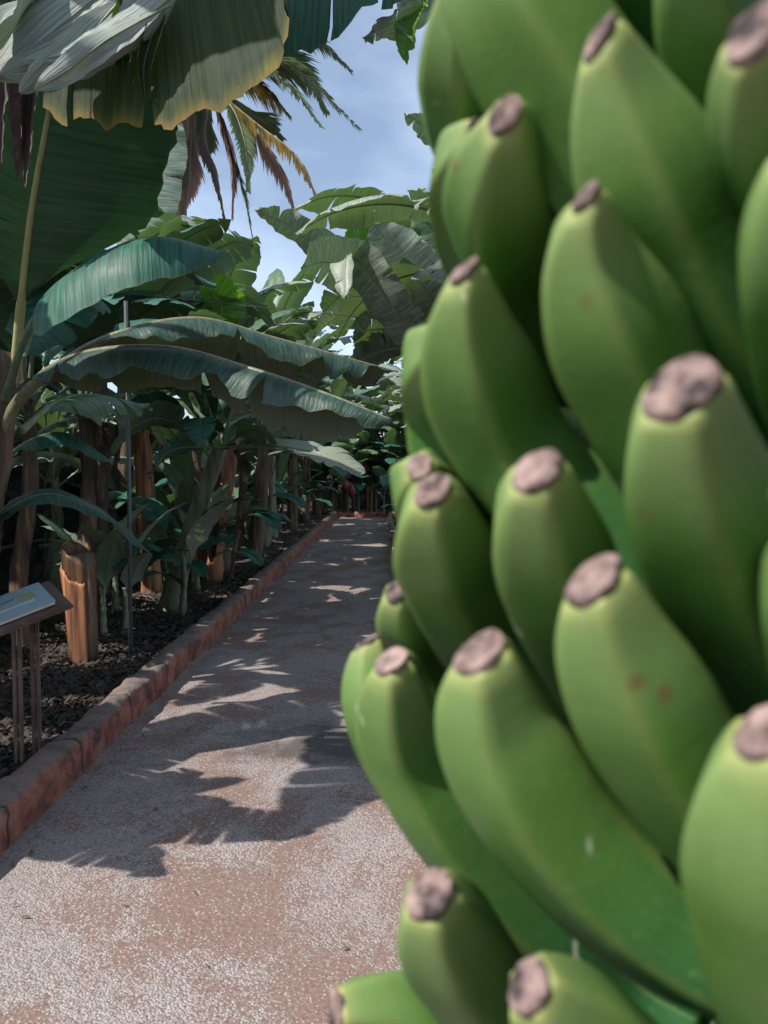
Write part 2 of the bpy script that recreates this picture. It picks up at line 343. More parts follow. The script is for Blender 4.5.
def tube(name, ps, rad, m, seg=10, **k):
    V, Fc = tube_data(ps, rad, seg, **k); return mesh(name, V, Fc, m)
def box_data(c, sx, sy, sz, rot=None):
    V = [Vector((x * sx / 2, y * sy / 2, z * sz / 2)) for x in (-1, 1) for y in (-1, 1) for z in (-1, 1)]
    if rot is not None: V = [rot @ v for v in V]
    return [v + Vector(c) for v in V], [(0, 1, 3, 2), (4, 6, 7, 5), (0, 4, 5, 1), (2, 3, 7, 6), (0, 2, 6, 4), (1, 5, 7, 3)]

# ---------------------------------------------------------------- banana leaf
def smooth(a, b_, x):
    x = max(0, min(1, (x - a) / (b_ - a))); return x * x * (3 - 2 * x)
def leaf_shape(u):                      # blade half width along the midrib, u 0..1
    return (smooth(-0.02, 0.24, u) ** 0.85) * (1 - max(0, (u - 0.50) / 0.50) ** 1.9) ** 0.70 if u < 1 else 0.0
def leaf(mid, width, m, rm, seed=0, petiole=0.15, fold=(20, 20), droop=(60, 60), grav=(0.3, 0.3), side=None, tears=6, tearamp=22,
         ruffle=0.03, n=56, mcols=7, ribr=0.016, up=None, wl=1.0, wr=1.0, tip_cut=1.0):
    """mid: control points of petiole + midrib. Returns (blade mesh, midrib mesh)."""
    rd = random.Random(seed)
    ps = crom(mid, 64); sl_ = arclen(ps); tot = sl_[-1]
    T, S, U = frames(ps, up)
    if side is not None:
        S = []
        for tt in T:
            s = Vector(side); s = (s - tt * s.dot(tt)); S.append(s.normalized())
        U = [s.cross(tt).normalized() for s, tt in zip(S, T)]
    def at(u):
        x = (petiole + (1 - petiole) * u) * 64; k = min(int(x), 63); f = x - k
        return (ps[k].lerp(ps[k + 1], f), S[k].lerp(S[k + 1], f).normalized(), U[k].lerp(U[k + 1], f).normalized(), T[k].lerp(T[k + 1], f).normalized())
    V, Fc, UV = [], [], []
    down = Vector((0, 0, -1)); length = tot * (1 - petiole)
    for sd, sgn in ((0, -1), (1, 1)):
        cuts = [0.0]
        if tears:
            cand = sorted(rd.uniform(0.06, 0.97) for _ in range(tears))
            for c in cand:
                if c - cuts[-1] > 0.03: cuts.append(c)
        cuts.append(1.0)
        wmul = (wl, wr)[sd]
        ph = rd.uniform(0, 6); ph2 = rd.uniform(0, 6)
        vdep = [rd.uniform(0.0, 0.55) for _ in cuts]
        for ci in range(len(cuts) - 1):
            a, b_ = cuts[ci], cuts[ci + 1]; rows = max(2, int(round((b_ - a) * n)))
            dd = rd.gauss(0, 1) * tearamp; curl = rd.gauss(0, 1) * tearamp * 0.6; trim = rd.uniform(0.93, 1.0) if tears else 1.0
            base = len(V)
            for i in range(rows + 1):
                u = a + (b_ - a) * i / rows; p, s, up_, tt = at(min(u, 0.9999) * tip_cut)
                w = width * wmul * leaf_shape(u) * trim * (1 + .07 * noise.noise(Vector((u * 13, ph, 5))) + (.05 * noise.noise(Vector((u * 45, ph, 9))) if tears else 0))
                edge_in = 0.010 * min(1, tears) * (0.5 - abs(i / rows - 0.5)) ** 0 
                rf = ruffle * (2.2 * noise.noise(Vector((u * 7, ph, sd))) + 1.4 * noise.noise(Vector((u * 19, ph2, sd))))
                tl = rd.uniform(-0.012, 0.012) if tears else 0
                q = p + up_ * 0.0; ang0 = fold[sd]
                gap = (i / rows - 0.5) * -0.03 * (1 if tears else 0)
                for j in range(mcols + 1):
                    v = j / mcols
                    V.append(q + up_ * (rf * v * v) + tt * (v * v * gap * (b_ - a) * length * 3 + v * tl * (1 if j == mcols else 0)))
                    UV.append((u * length + seed * 0.37 + sd * 11.3, v))
                    if j < mcols:
                        vm = (j + 0.5) / mcols; vd = vdep[ci] * 0.5
                        th = R(ang0 - (droop[sd]) * vm + (dd + curl * (i / rows - 0.5)) * smooth(vd, 1, vm))
                        dr = (s * sgn) * math.cos(th) + up_ * math.sin(th) + tt * 0.16
                        g = grav[sd] * (0.35 + 0.65 * vm)
                        dr = (dr.normalized() * (1 - g) + down * g).normalized()
                        q = q + dr * (w / mcols)
            for i in range(rows):
                for j in range(mcols):
                    k = base + i * (mcols + 1) + j; f = (k, k + 1, k + mcols + 2, k + mcols + 1)
                    Fc.append(f if sgn < 0 else f[::-1])
    # top surface must be the front face: check the winding on one quad
    me = mesh('leaf', V, Fc, m, UV)
    k = len(Fc) // 4; f = Fc[k]; nrm = (V[f[1]] - V[f[0]]).cross(V[f[2]] - V[f[0]])
    nn = 0.0
    for k in range(0, len(Fc) // 2, 17):
        f = Fc[k]; nr = (V[f[1]] - V[f[0]]).cross(V[f[2]] - V[f[0]]); u = UV[f[0]][0]
        nn += nr.dot(U[32])
    if nn < 0: me.flip_normals()
    rib = tube('midrib', [p - U[i] * ribr * 0.55 * (1 - i / 64) for i, p in enumerate(ps)],
               lambda x: ribr * (1.35 - 0.35 * min(1, x / 0.2)) * (1 - 0.86 * x), rm, 8)
    return me, rib
def put_leaf(parent, lf, world=True, label=None):
    a = link('leaf', lf[0], parent, world=world); b_ = bpy.data.objects.new('midrib', lf[1]); COL.objects.link(b_); b_.parent = a
    if label: a['label'] = label
    return a

# templates in local coordinates: base at origin, reaching out along +X
def template(seed, e0, bend, L_, width, m, rm, **k):
    pts = []; p = Vector((0, 0, 0)); nseg = 7; tw = random.Random(seed).uniform(-0.12, 0.12)
    for i in range(nseg + 1):
        pts.append(p.copy()); f = i / nseg
        e = R(e0 - bend * f ** 1.35); p = p + Vector((math.cos(e), tw * f, math.sin(e))) * (L_ / nseg)
    k.setdefault('up', Vector((-math.sin(R(e0)), 0, math.cos(R(e0)))))
    return leaf(pts, width, m, rm, seed, **k)
TPL = []
for i, (e0, bd, L_, w, tr, ta) in enumerate([(80, 45, 2.1, .30, 3, 10), (72, 85, 2.2, .30, 8, 20), (62, 100, 2.3, .29, 12, 26), (52, 95, 2.2, .28, 14, 30),
                                             (40, 90, 2.1, .27, 16, 34), (66, 110, 2.4, .31, 10, 22), (76, 70, 2.2, .32, 6, 16), (48, 110, 2.2, .27, 18, 40)]):
    for mk in ('leaf', 'leaf_pale', 'leaf_dark'):
        TPL.append((e0, mk, template(100 + i * 7 + len(mk), e0, bd, L_ * 1.08, w * 1.12, M[mk], M['rib_dark'] if mk == 'leaf_dark' else M['rib'], petiole=0.17,
                   fold=(18, 18), droop=(48, 44), grav=(0.13, 0.13), tears=tr, tearamp=ta * .7, ruffle=0.02, n=44, mcols=5, ribr=0.02)))
YOUNG = [template(300 + i, e, bd, 1.0, .13, M[mk], M['rib_dark'], petiole=0.3, fold=(30, 30), droop=(50, 50), grav=(0.1, 0.1), tears=0, ruffle=0.008, n=20, mcols=4, ribr=0.01)
         for i, (e, bd, mk) in enumerate([(80, 40, 'leaf'), (65, 90, 'leaf_dark'), (55, 80, 'leaf'), (45, 100, 'leaf_dark'), (70, 60, 'leaf_pale')])]
DRY = []
for i in range(6):
    pts = [Vector((0, 0, 0)), Vector((.16, 0, .05)), Vector((.26, .02, -.15)), Vector((.25, 0.02, -.6)), Vector((.20, -.03, -1.15 - .1 * i))]
    DRY.append(leaf(pts, .13, M['dry'], M['dry'], 400 + i, petiole=.12, fold=(-35, -35), droop=(60, 60), grav=(.35, .35), tears=9, tearamp=40, ruffle=.03, n=28, mcols=4, ribr=.012, side=(0, 1, 0)))

def trunk_mesh(base, top, r0, r1, m, seed, bend=0.1):
    rd = random.Random(seed); base = Vector(base); top = Vector(top); d = top - base
    mids = [base.lerp(top, f) + Vector((rd.uniform(-1, 1), rd.uniform(-1, 1), 0)) * bend * 0.5 * math.sin(f * math.pi) for f in (0, .33, .66, 1)]
    ps = crom(mids, 22)
    # overlapping leaf sheaths: the girth steps in at every old sheath and is lobed round
    k = [rd.uniform(0, 6.28) for _ in range(4)]
    def shp(a, t_): return 1 + 0.05 * math.cos(3 * a + k[0] + t_ * 4) + 0.04 * math.cos(5 * a + k[1] - t_ * 3)
    return tube('trunk', ps, lambda x: (r0 * 1.25 if x < 0.04 else r0) * (1 - x) + r1 * x + 0.012 * ((x * 6 + k[2]) % 1.0), m, 16, shape=shp, wob=0.10, seed=seed * 1.7)

def banana_plant(x, y, h, label, seed, nleaf=9, scale=1.0, tm='trunk_brown', lean=(0, 0), r=0.13, ndry=3, group=None, tint=None, arc=None, z0=0.0, name='banana_plant'):
    rd = random.Random(seed); root = empty(name, (x, y, z0)); tag(root, label, 'banana plant', group)
    top = Vector((lean[0], lean[1], h)); link('trunk', trunk_mesh((0, 0, -0.06), top, r, r * 0.62, M[tm], seed), root)
    a0 = rd.uniform(0, 360)
    for i in range(nleaf):
        f = i / max(1, nleaf - 1)                         # 0 youngest and steepest .. 1 oldest and lowest
        want = 82 - 48 * f; tints = tint or ('leaf', 'leaf_pale', 'leaf')
        mk = tints[rd.randrange(len(tints))]
        c = [t_ for t_ in TPL if t_[1] == mk]; c.sort(key=lambda t_: abs(t_[0] - want)); tp = c[rd.randrange(3)][2]
        az = a0 + 137.5 * i + rd.uniform(-15, 15)
        if arc: az = rd.uniform(*arc)
        a = link('leaf', tp[0], root, loc=top * (1 - 0.10 * f) - Vector((0, 0, 0.02)))
        a.rotation_euler = (R(rd.uniform(-12, 12)), R(rd.uniform(-8, 8)), R(az)); s = scale * rd.uniform(0.85, 1.12); a.scale = (s, s, s)
        b_ = bpy.data.objects.new('midrib', tp[1]); COL.objects.link(b_); b_.parent = a
    for i in range(ndry):
        tp = DRY[rd.randrange(len(DRY))]; a = link('dry_leaf', tp[0], root, loc=top * rd.uniform(0.80, 0.97))
        a.rotation_euler = (0, R(rd.uniform(-8, 8)), R(rd.uniform(0, 360))); s = rd.uniform(0.7, 1.15) * min(1, h / 2.0); a.scale = (s, s, s)
    return root
def sucker(x, y, s, label, seed, group=None):
    rd = random.Random(seed); root = empty('young_banana_plant', (x, y, 0)); tag(root, label, 'young plant', group)
    link('trunk', trunk_mesh((0, 0, -0.03), (0, 0, 0.45 * s), 0.035, 0.018, M['trunk_green'], seed, 0.03), root)
    for i in range(6):
        tp = YOUNG[rd.randrange(5)]; a = link('leaf', tp[0], root, loc=(0, 0, 0.42 * s * (1 - i * .1)))
        a.rotation_euler = (0, R(rd.uniform(-10, 10)), R(137 * i + rd.uniform(-20, 20))); q = s * rd.uniform(.75, 1.1); a.scale = (q, q, q)
    return root

exec_parts = []
# ================================================================ SETTING
def sheet(name, x0, x1, y0, y1, z, m, nx=2, ny=2, amp=0.0):
    V = []; Fc = []
    for i in range(nx + 1):
        for j in range(ny + 1):
            x = x0 + (x1 - x0) * i / nx; y = y0 + (y1 - y0) * j / ny
            V.append(Vector((x, y, z + amp * noise.noise(Vector((x * 2.2, y * 2.2, 3))) + amp * .4 * noise.noise(Vector((x * 7, y * 7, 1))))))
    for i in range(nx):
        for j in range(ny):
            a = i * (ny + 1) + j; Fc.append((a, a + ny + 1, a + ny + 2, a + 1))
    return tag(link(name, mesh(name, V, Fc, m)), kind='structure')
sheet('ground', -800, 800, -800, 800, -0.08, M['soil'])
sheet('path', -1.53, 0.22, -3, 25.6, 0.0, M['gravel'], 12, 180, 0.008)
sheet('soil_left', -9, -1.62, -1, 34, 0.04, M['soil'], 50, 300, 0.05)
sheet('soil_right', 0.35, 6, -1, 34, 0.04, M['soil'], 40, 240, 0.04)
sheet('soil_end', -1.8, 0.5, 25.72, 34, 0.04, M['soil'], 20, 60, 0.04)
def kerb(name, p0, p1, w, h, seed):
    p0 = Vector(p0); p1 = Vector(p1); d = (p1 - p0).normalized(); s = Vector((d.y, -d.x, 0)); Ln = (p1 - p0).length
    prof = [(-.5, -.12), (-.5, .55), (-.46, .86), (-.36, .98), (-.12, 1.0), (.15, 1.0), (.36, .97), (.47, .84), (.5, .5), (.5, .2), (.5, -.12)]
    n = int(Ln / 0.045); V = []; Fc = []; K = len(prof)
    for i in range(n + 1):
        c = p0 + d * (Ln * i / n)
        for (a, b_) in prof:
            q = c + s * (a * w) + Vector((0, 0, b_ * h)); nv = noise.noise_vector(q * 6 + Vector((seed, 0, 0))) * 0.018 + noise.noise_vector(q * 19) * 0.010
            V.append(q + nv)
    for i in range(n):
        for j in range(K - 1):
            k = i * K + j; Fc.append((k, k + K, k + K + 1, k + 1))
    Fc.append(tuple(range(K))); Fc.append(tuple(n * K + j for j in range(K))[::-1])
    me = mesh(name, V, Fc, M['kerb']); return tag(link(name, me), kind='structure')
kerb('kerb_left', (-1.575, 0.5, 0), (-1.575, 25.6, 0), 0.165, 0.175, 1)
kerb('kerb_right', (0.275, -1, 0), (0.175, 25.6, 0), 0.14, 0.13, 5)
kerb('kerb_end', (-1.80, 25.68, 0), (0.36, 25.68, 0), 0.15, 0.16, 9)

# dark lava stone wall behind the left bed
rd = random.Random(5); V = []; Fc = []
ny, nz_ = 330, 34
for i in range(ny + 1):
    for j in range(nz_ + 1):
        y = 1.0 + 24 * i / ny; z = -0.1 + 2.5 * j / nz_
        q = Vector((0, y, z)); dst = noise.voronoi(q * 4.2)[0]
        V.append(Vector((-4.55 + 0.16 * (0.5 - min(1, dst[0] * 1.6)) + 0.05 * noise.noise(q * 9), y, z)))
for i in range(ny):
    for j in range(nz_):
        a = i * (nz_ + 1) + j; Fc.append((a, a + nz_ + 1, a + nz_ + 2, a + 1))
b0 = len(V); v_, f_ = box_data((-4.95, 13, 1.13), 0.6, 24, 2.46); V += v_; Fc += [tuple(k + b0 for k in f) for f in f_]
tag(link('stone_wall', mesh('stone_wall', V, Fc, M['lava'])), 'dark rough lava stone wall behind the left bed of banana plants', 'wall', kind='thing')

V = []; Fc = []  # made-up dark wall standing in for the deep shade past the path end
for i in range(161):
    for j in range(27):
        x = -8 + 13 * i / 160; z = -.1 + 2.1 * j / 26; q = Vector((x, 29.6, z)); dst = noise.voronoi(q * 4.2)[0]
        V.append(Vector((x, 29.6 - .16 * (.5 - min(1, dst[0] * 1.6)), z)))
for i in range(160):
    for j in range(26):
        a = i * 27 + j; Fc.append((a, a + 27, a + 28, a + 1))
b0 = len(V); v_, f_ = box_data((-1.5, 30.0, .95), 13, .6, 2.06); V += v_; Fc += [tuple(k + b0 for k in f) for f in f_]
tag(link('stone_wall', mesh('stone_wall', V, Fc, M['lava'])), 'dark stone wall made up for the deep shade beyond the end of the path', 'wall', kind='thing')
# litter on the beds: one object that nobody could count
def litter(name, rects, count, seed, m, s0, s1, label=None, z=0.06):
    rd = random.Random(seed); V = []; Fc = []; UV = []
    for k in range(count):
        x0, x1, y0, y1 = rects[rd.randrange(len(rects))]
        x = rd.uniform(x0, x1); y = y0 + (y1 - y0) * rd.random() ** 1.5; ln = rd.uniform(s0, s1); w = ln * rd.uniform(.15, .45); a = rd.uniform(0, 6.28)
        rot = Matrix.Rotation(a, 3, 'Z') @ Matrix.Rotation(rd.uniform(-.6, .6), 3, 'Y') @ Matrix.Rotation(rd.uniform(-.5, .5), 3, 'X')
        c = Vector((x, y, z + rd.uniform(0, .03) * (1 if z > .03 else .1))); b_ = len(V); cz = rd.uniform(.02, .14) * ln
        for (ux, uy, uz) in ((-.5, 0, 0), (-.15, -.5, cz), (-.15, .5, cz), (.25, -.4, cz * .8), (.25, .4, cz * .8), (.5, 0, 0)):
            V.append(c + rot @ Vector((ux * ln, uy * w, uz))); UV.append((k * .13 + ux * .2, uy))
        Fc += [(b_, b_ + 1, b_ + 2), (b_ + 1, b_ + 3, b_ + 4, b_ + 2), (b_ + 3, b_ + 5, b_ + 4)]
    return tag(link(name, mesh(name, V, Fc, m, UV, False)), label, 'litter', kind='stuff')
litter('leaf_litter', [(-4.3, -1.70, 3.0, 24), (-4.3, -1.70, 3.0, 12), (-3.4, -1.70, 3.2, 7.5)], 30000, 1, M['litter'], .02, .085, 'brown and grey leaf litter and wood chips covering the planting beds')
litter('path_debris', [(-1.47, -1.38, 2.6, 25), (-1.47, -1.1, 2.6, 25), (.05, .17, 3, 25), (-1.4, .1, 2.3, 25)], 420, 3, M['dry'], .008, .04, 'dry leaf scraps and crumbs of soil lying on the gravel path', z=.007)
# ================================================================ BANANA BUNCH close to the lens
SB = 0.80
AX = Vector((0.240 * SB, 0.460 * SB))
def bdepth(px, rad):
    k = (px - 384) / F; a = 1 + k * k; b_ = 2 * (k * AX.x + AX.y); c = AX.length_squared - rad * rad; D = b_ * b_ - 4 * a * c
    return (b_ - math.sqrt(D)) / (2 * a) if D > 0 else b_ / (2 * a)
def banana_mesh(ps, rad, ridge, tipw=0.385):
    n, seg = 40, 30; c = crom(ps, n); sl_ = arclen(c); tot = sl_[-1]
    T, S, U = frames(c, Vector((0, -1, 0.2))); V = []; Fc = []; UV = []
    for i, p in enumerate(c):
        x = sl_[i] / tot; dt = sl_[i] / rad
        e = tipw + (1 - tipw) * (1 - (1 - min(1, dt / 2.5)) ** 1.9)        # blunt neck swelling to the full girth
        e *= 1 - 0.72 * smooth(0.66, 1.0, x) ** 1.2
        for j in range(seg):
            a = 2 * math.pi * j / seg; ph = ((a - ridge) % (2 * math.pi / 5)) - math.pi / 5
            q = (math.cos(math.pi / 5) / math.cos(ph)) ** 0.92                 # five flattish sides with soft ridges
            ct = T[i] * (rad * max(0, 1 - dt / 1.1) ** 1.5 * (.13 * math.cos(a) - .10 * math.sin(a)))        # the blunt end is cut at a slant
            if i == 0: ct = ct + T[0] * rad * .11
            V.append(p + ct + (S[i] * math.cos(a) + U[i] * math.sin(a)) * rad * e * q * 1.10); UV.append((x, (a - ridge) / (2 * math.pi)))
    for i in range(n):
        for j in range(seg):
            k = (j + 1) % seg; Fc.append((i * seg + j, i * seg + k, (i + 1) * seg + k, (i + 1) * seg + j))
    Fc.append(tuple(range(seg))[::-1]); Fc.append(tuple(n * seg + j for j in range(seg)))
    # dried blossom scar: a rough cap over the blunt tip
    W_, G = [], []; rings = [(1.03, -0.16), (1.02, -0.08), (0.96, 0.02), (0.78, 0.05), (0.42, 0.02), (0.15, 0.05)]
    r0 = rad * tipw
    for (f, h) in rings:
        for j in range(18):
            a = 2 * math.pi * j / 18; jj = 1 + 0.10 * noise.noise(Vector((math.cos(a) * 1.5, math.sin(a) * 1.5, ps[0].x * 90 + f)))
            hh = h + 0.10 * noise.noise(Vector((math.cos(a) * 2 * f, math.sin(a) * 2 * f, ps[0].z * 70))) - (0.45 * max(0, math.cos(a * 3 + ps[0].x * 60) + .6 * math.cos(a * 7 + ps[0].z * 90)) if f > 1.0 and h < -.1 else 0)
            W_.append(c[0] + (S[0] * math.cos(a) + U[0] * math.sin(a)) * r0 * f * jj * 0.99 - T[0] * r0 * hh * 1.3 + T[0] * rad * f * (.13 * math.cos(a) - .10 * math.sin(a)))
    for i in range(len(rings) - 1):
        for j in range(18):
            k = (j + 1) % 18; G.append((i * 18 + j, (i + 1) * 18 + j, (i + 1) * 18 + k, i * 18 + k))
    G.append(tuple((len(rings) - 1) * 18 + j for j in range(18)))
    bm_ = mesh('banana', V, Fc, M['banana'], UV); sc = mesh('blossom_scar', W_, G, M['scar'])
    for me in (bm_, sc):
        b = bmesh.new(); b.from_mesh(me); bmesh.ops.recalc_face_normals(b, faces=b.faces); b.to_mesh(me); b.free()
    return bm_, sc
bunch = empty('banana_bunch', (AX.x, AX.y, 1.25)); tag(bunch, 'large bunch of green bananas hanging close at the right edge of the gravel path', 'banana bunch')
# (centre line in the photo from tip to stem), width in photo pixels, push away in metres, ridge angle
BAN = [
 ([(440,-80),(500,-8),(562,88),(640,195),(730,285)],150,.000,.3),
 ([(462,-30),(476,60),(486,150),(550,240)],112,.050,.6),
 ([(505,112),(503,190),(525,275),(580,370)],126,.016,.5),
 ([(478,130),(468,190),(480,260),(540,350)],78,.055,.4),
 ([(598,34),(622,115),(668,225),(730,345),(800,430)],150,.006,.2),
 ([(585,194),(592,270),(632,370),(695,480),(760,560)],142,.000,.35),
 ([(464,268),(475,350),(512,440),(590,530),(680,590)],126,.012,.4),
 ([(446,335),(443,395),(455,470),(520,560)],84,.045,.2),
 ([(432,489),(451,565),(495,655),(565,740)],104,.020,.4),
 ([(419,466),(433,520),(458,600)],68,.050,.4),
 ([(536,468),(548,545),(585,640),(650,730)],124,.004,.5),
 ([(680,384),(694,475),(735,590),(800,700)],160,-.002,.25),
 ([(592,577),(620,655),(675,755),(760,850),(860,920)],150,-.004,.3),
 ([(479,649),(500,728),(560,824),(645,906),(760,965)],146,-.006,.3),
 ([(391,659),(408,735),(456,825),(535,915),(620,990)],96,.010,.4,.16),
 ([(367,640),(378,705),(416,785),(490,860)],74,.035,.3),
 ([(397,590),(420,645),(465,710),(530,780)],66,.060,.3),
 ([(428,893),(462,955),(525,1040),(620,1130)],116,-.010,.5),
 ([(527,984),(580,1032),(660,1100),(760,1180)],124,-.014,.4),
 ([(333,1012),(400,1014),(480,1040),(580,1090)],92,.005,.9),
 ([(768,728),(772,850),(800,1000),(850,1120)],178,-.014,.2),
 ([(752,30),(770,120),(812,230),(870,330)],118,-.004,.3),
 ([(790,140),(800,270),(820,400),(870,500)],126,-.004,.3),
 ([(600,-190),(606,-90),(640,10),(700,100)],112,.030,.3),
 ([(700,-120),(706,10),(745,130),(800,230)],110,.018,.3),
 ([(815,520),(822,650),(850,760)],110,.000,.3),
 ([(560,-150),(590,-60),(640,30),(700,110)],120,.05,.2),
]
TIPW = [.28, .28, .22, .22, .24, .18, .22, .22, .32, .32, .38, .44, .41, .36, .36, .36, .36, .42, .43, .46, .33, .42, .22]
for bi, (pl, wpx, dz, rg, *rc) in enumerate(BAN):
    rc = rc[0] if rc else .125
    n = len(pl); ps = []
    for i, (px, py) in enumerate(pl):
        f = i / (n - 1); rad = (0.238 - rc * f ** 1.25) * SB
        ps.append(P(px, py, bdepth(px, rad) + dz * SB))
    last = ps[-1]; tgt = Vector((AX.x, AX.y, last.z - 0.02)); ps.append(last.lerp(tgt, 0.5))
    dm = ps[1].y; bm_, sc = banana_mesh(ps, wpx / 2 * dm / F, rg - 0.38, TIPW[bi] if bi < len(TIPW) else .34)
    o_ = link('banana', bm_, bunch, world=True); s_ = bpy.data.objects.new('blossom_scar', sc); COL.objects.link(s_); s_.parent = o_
# a scab on the nearest fruit
def scab(px, py, d, w, h):
    V = []; c = P(px, py, d)
    for j in range(14):
        a = 6.283 * j / 14; V.append(c + Vector((math.cos(a) * w, 0.0, math.sin(a) * h * (1 + .3 * math.sin(3 * a)))))
    V.append(c + Vector((0, -0.0015, 0))); return V, [(j, (j + 1) % 14, 14) for j in range(14)]
# bananas round the far side of the bunch, hands every 85 mm up the stalk
for hnd in range(7):
    z = 1.05 + hnd * 0.088
    for k in range(9):
        a = R(-42 + 200 * k / 8 + (hnd % 2) * 11); dx, dy = math.cos(a), math.sin(a)
        def q(r_, dz_): return Vector((AX.x + dx * r_ * SB, AX.y + dy * r_ * SB, z + dz_))
        rg = random.Random(hnd * 20 + k); j = rg.uniform(-.008, .008)
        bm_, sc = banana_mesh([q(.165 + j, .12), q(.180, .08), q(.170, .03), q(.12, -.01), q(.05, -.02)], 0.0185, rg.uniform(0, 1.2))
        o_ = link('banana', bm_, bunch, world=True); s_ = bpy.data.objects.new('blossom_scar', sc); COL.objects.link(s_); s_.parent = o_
link('stalk', tube('stalk', crom([(AX.x, AX.y, .92), (AX.x, AX.y, 1.3), (AX.x + .01, AX.y, 1.75), (AX.x + .12, AX.y + .1, 2.05), (AX.x + .42, AX.y + .3, 2.12)], 40), .03, M['trunk_green'], 14, wob=.2), bunch, world=True)

# ================================================================ PLANTS
def hero(parent, mat_key, pts, width, rm='rib', label=None, **k):
    """pts: (px, py, distance) of petiole and midrib"""
    w = [P(*p) for p in pts]
    return put_leaf(parent, leaf(w, width, M[mat_key], M[rm], **k), True, label)

# the big plant just outside the left edge
A = empty('banana_plant', (-2.2, 3.75, 0)); tag(A, 'large banana plant at the left edge whose long leaves arch over the path', 'banana plant')
link('trunk', trunk_mesh((0, 0, -.05), (0.40, 0.0, 2.05), .17, .12, M['trunk_brown'], 3), A)
hero(A, 'leaf_olive', [(-12, 460, 3.75), (20, 395, 3.65), (75, 355, 3.5), (165, 347, 3.3), (250, 368, 3.15), (330, 395, 3.05), (392, 420, 3.0)], .20, 'petiole',
     seed=11, petiole=.16, fold=(-30, -5), droop=(30, 60), grav=(.55, .30), tears=2, tearamp=9, ruffle=.04, ribr=.027, wl=1.1, wr=.60, mcols=9)
hero(A, 'leaf_olive', [(-5, 420, 3.8), (45, 372, 3.9), (110, 335, 4.0), (195, 318, 4.1), (275, 338, 4.2), (340, 356, 4.25), (398, 372, 4.3)], .24, 'petiole',
     seed=12, petiole=.20, fold=(-30, -5), droop=(30, 70), grav=(.55, .30), tears=2, tearamp=12, ruffle=.045, ribr=.027, wl=1.0, wr=.70, mcols=9)
hero(A, 'leaf_dark', [(4, 400, 3.6), (30, 325, 3.35), (70, 280, 3.2), (120, 248, 3.15), (165, 238, 3.15), (222, 252, 3.2)], .34, 'rib_dark',
     seed=13, petiole=.22, fold=(10, -8), droop=(40, 60), grav=(.05, .62), tears=0, ruffle=.008, ribr=.016, wl=.45, wr=1.05, mcols=10)
hero(A, 'leaf_big', [(16, 395, 3.75), (17, 345, 3.65), (30, 220, 3.45), (52, 92, 3.3), (66, -10, 3.2), (75, -90, 3.1)], .50, 'rib_yellow',
     seed=14, petiole=.27, side=(1, .25, 0), fold=(8, 8), droop=(18, 14), grav=(0, 0), tears=1, tearamp=4, ruffle=.012, ribr=.026, wl=.95, wr=1.0, mcols=8)
hero(A, 'leaf_olive', [(-30, 560, 3.75), (0, 516, 3.8), (45, 494, 3.9), (95, 508, 4.0), (130, 535, 4.1), (152, 556, 4.15)], .095, 'rib',
     seed=15, petiole=.1, fold=(30, 10), droop=(30, 60), grav=(.0, .3), tears=0, ruffle=.008, ribr=.010)
hero(A, 'leaf', [(20, 430, 3.9), (60, 400, 4.3), (100, 395, 4.8), (150, 410, 5.2)], .25, seed=17, petiole=.2, fold=(15, 10), droop=(60, 70), grav=(.2, .3), tears=6, tearamp=20)
hero(A, 'leaf_dark', [(5, 420, 3.9), (30, 340, 4.3), (60, 290, 4.8), (85, 300, 5.3), (100, 340, 5.5)], .28, 'rib_dark', seed=18, petiole=.2, fold=(15, 10), droop=(60, 70), grav=(.2, .3), tears=4, tearamp=14)
hero(A, 'leaf_dark', [(-10, 470, 4.4), (30, 440, 4.4), (68, 434, 4.5), (112, 462, 4.6)], .13, 'rib_dark', seed=19, petiole=.2, fold=(20, -10), droop=(30, 60), grav=(0, .4), tears=0, ruffle=.01)
# old leaf hanging over the top of the view
hero(A, 'leaf_old', [(-220, -60, 3.4), (-100, -85, 3.3), (20, -62, 3.15), (120, -66, 3.0), (195, -82, 2.95), (235, -125, 2.92), (262, -200, 2.9)], .86, 'rib_yellow',
     'old dark leaf with yellow and brown ragged margin', seed=24, petiole=.30, fold=(20, -55), droop=(30, 15), grav=(.1, .72), tears=8, tearamp=5, ruffle=.03, ribr=.022, wl=.5, wr=1.0, mcols=10, n=90)
hero(A, 'leaf_dark', [(120, -160, 4.0), (200, -100, 3.8), (280, -62, 3.6), (350, -62, 3.5), (440, -80, 3.4)], .62, 'rib', 'dark hanging leaf at the top beside the old ragged one',
     seed=28, petiole=.1, fold=(10, -50), droop=(30, 20), grav=(.1, .7), tears=3, tearamp=6, ruffle=.03, wl=.4, wr=1.0, mcols=8, side=(0, -1, 0))
for i, pl in enumerate(([(-2.0, 3.9, 2.1), (-2.1, 4.3, 3.0), (-1.9, 4.8, 3.3), (-1.6, 5.3, 3.0)], [(-2.0, 3.7, 2.1), (-2.5, 3.5, 3.1), (-3.1, 3.3, 3.3), (-3.6, 3.0, 2.8)],
                        [(-2.0, 3.8, 2.1), (-2.4, 4.2, 3.2), (-2.8, 4.6, 3.5), (-3.2, 5.0, 3.1)], [(-1.9, 3.6, 2.1), (-2.2, 3.0, 3.0), (-2.3, 2.5, 3.2), (-2.3, 2.0, 2.8)])):
    put_leaf(A, leaf([Vector(p) for p in pl], .40, M['leaf'], M['rib'], 126 + i, petiole=.2, fold=(10, 10), droop=(40, 40), grav=(.1, .1), tears=6, tearamp=12, mcols=5))  # canopy leaves added mostly out of sight to shade the path
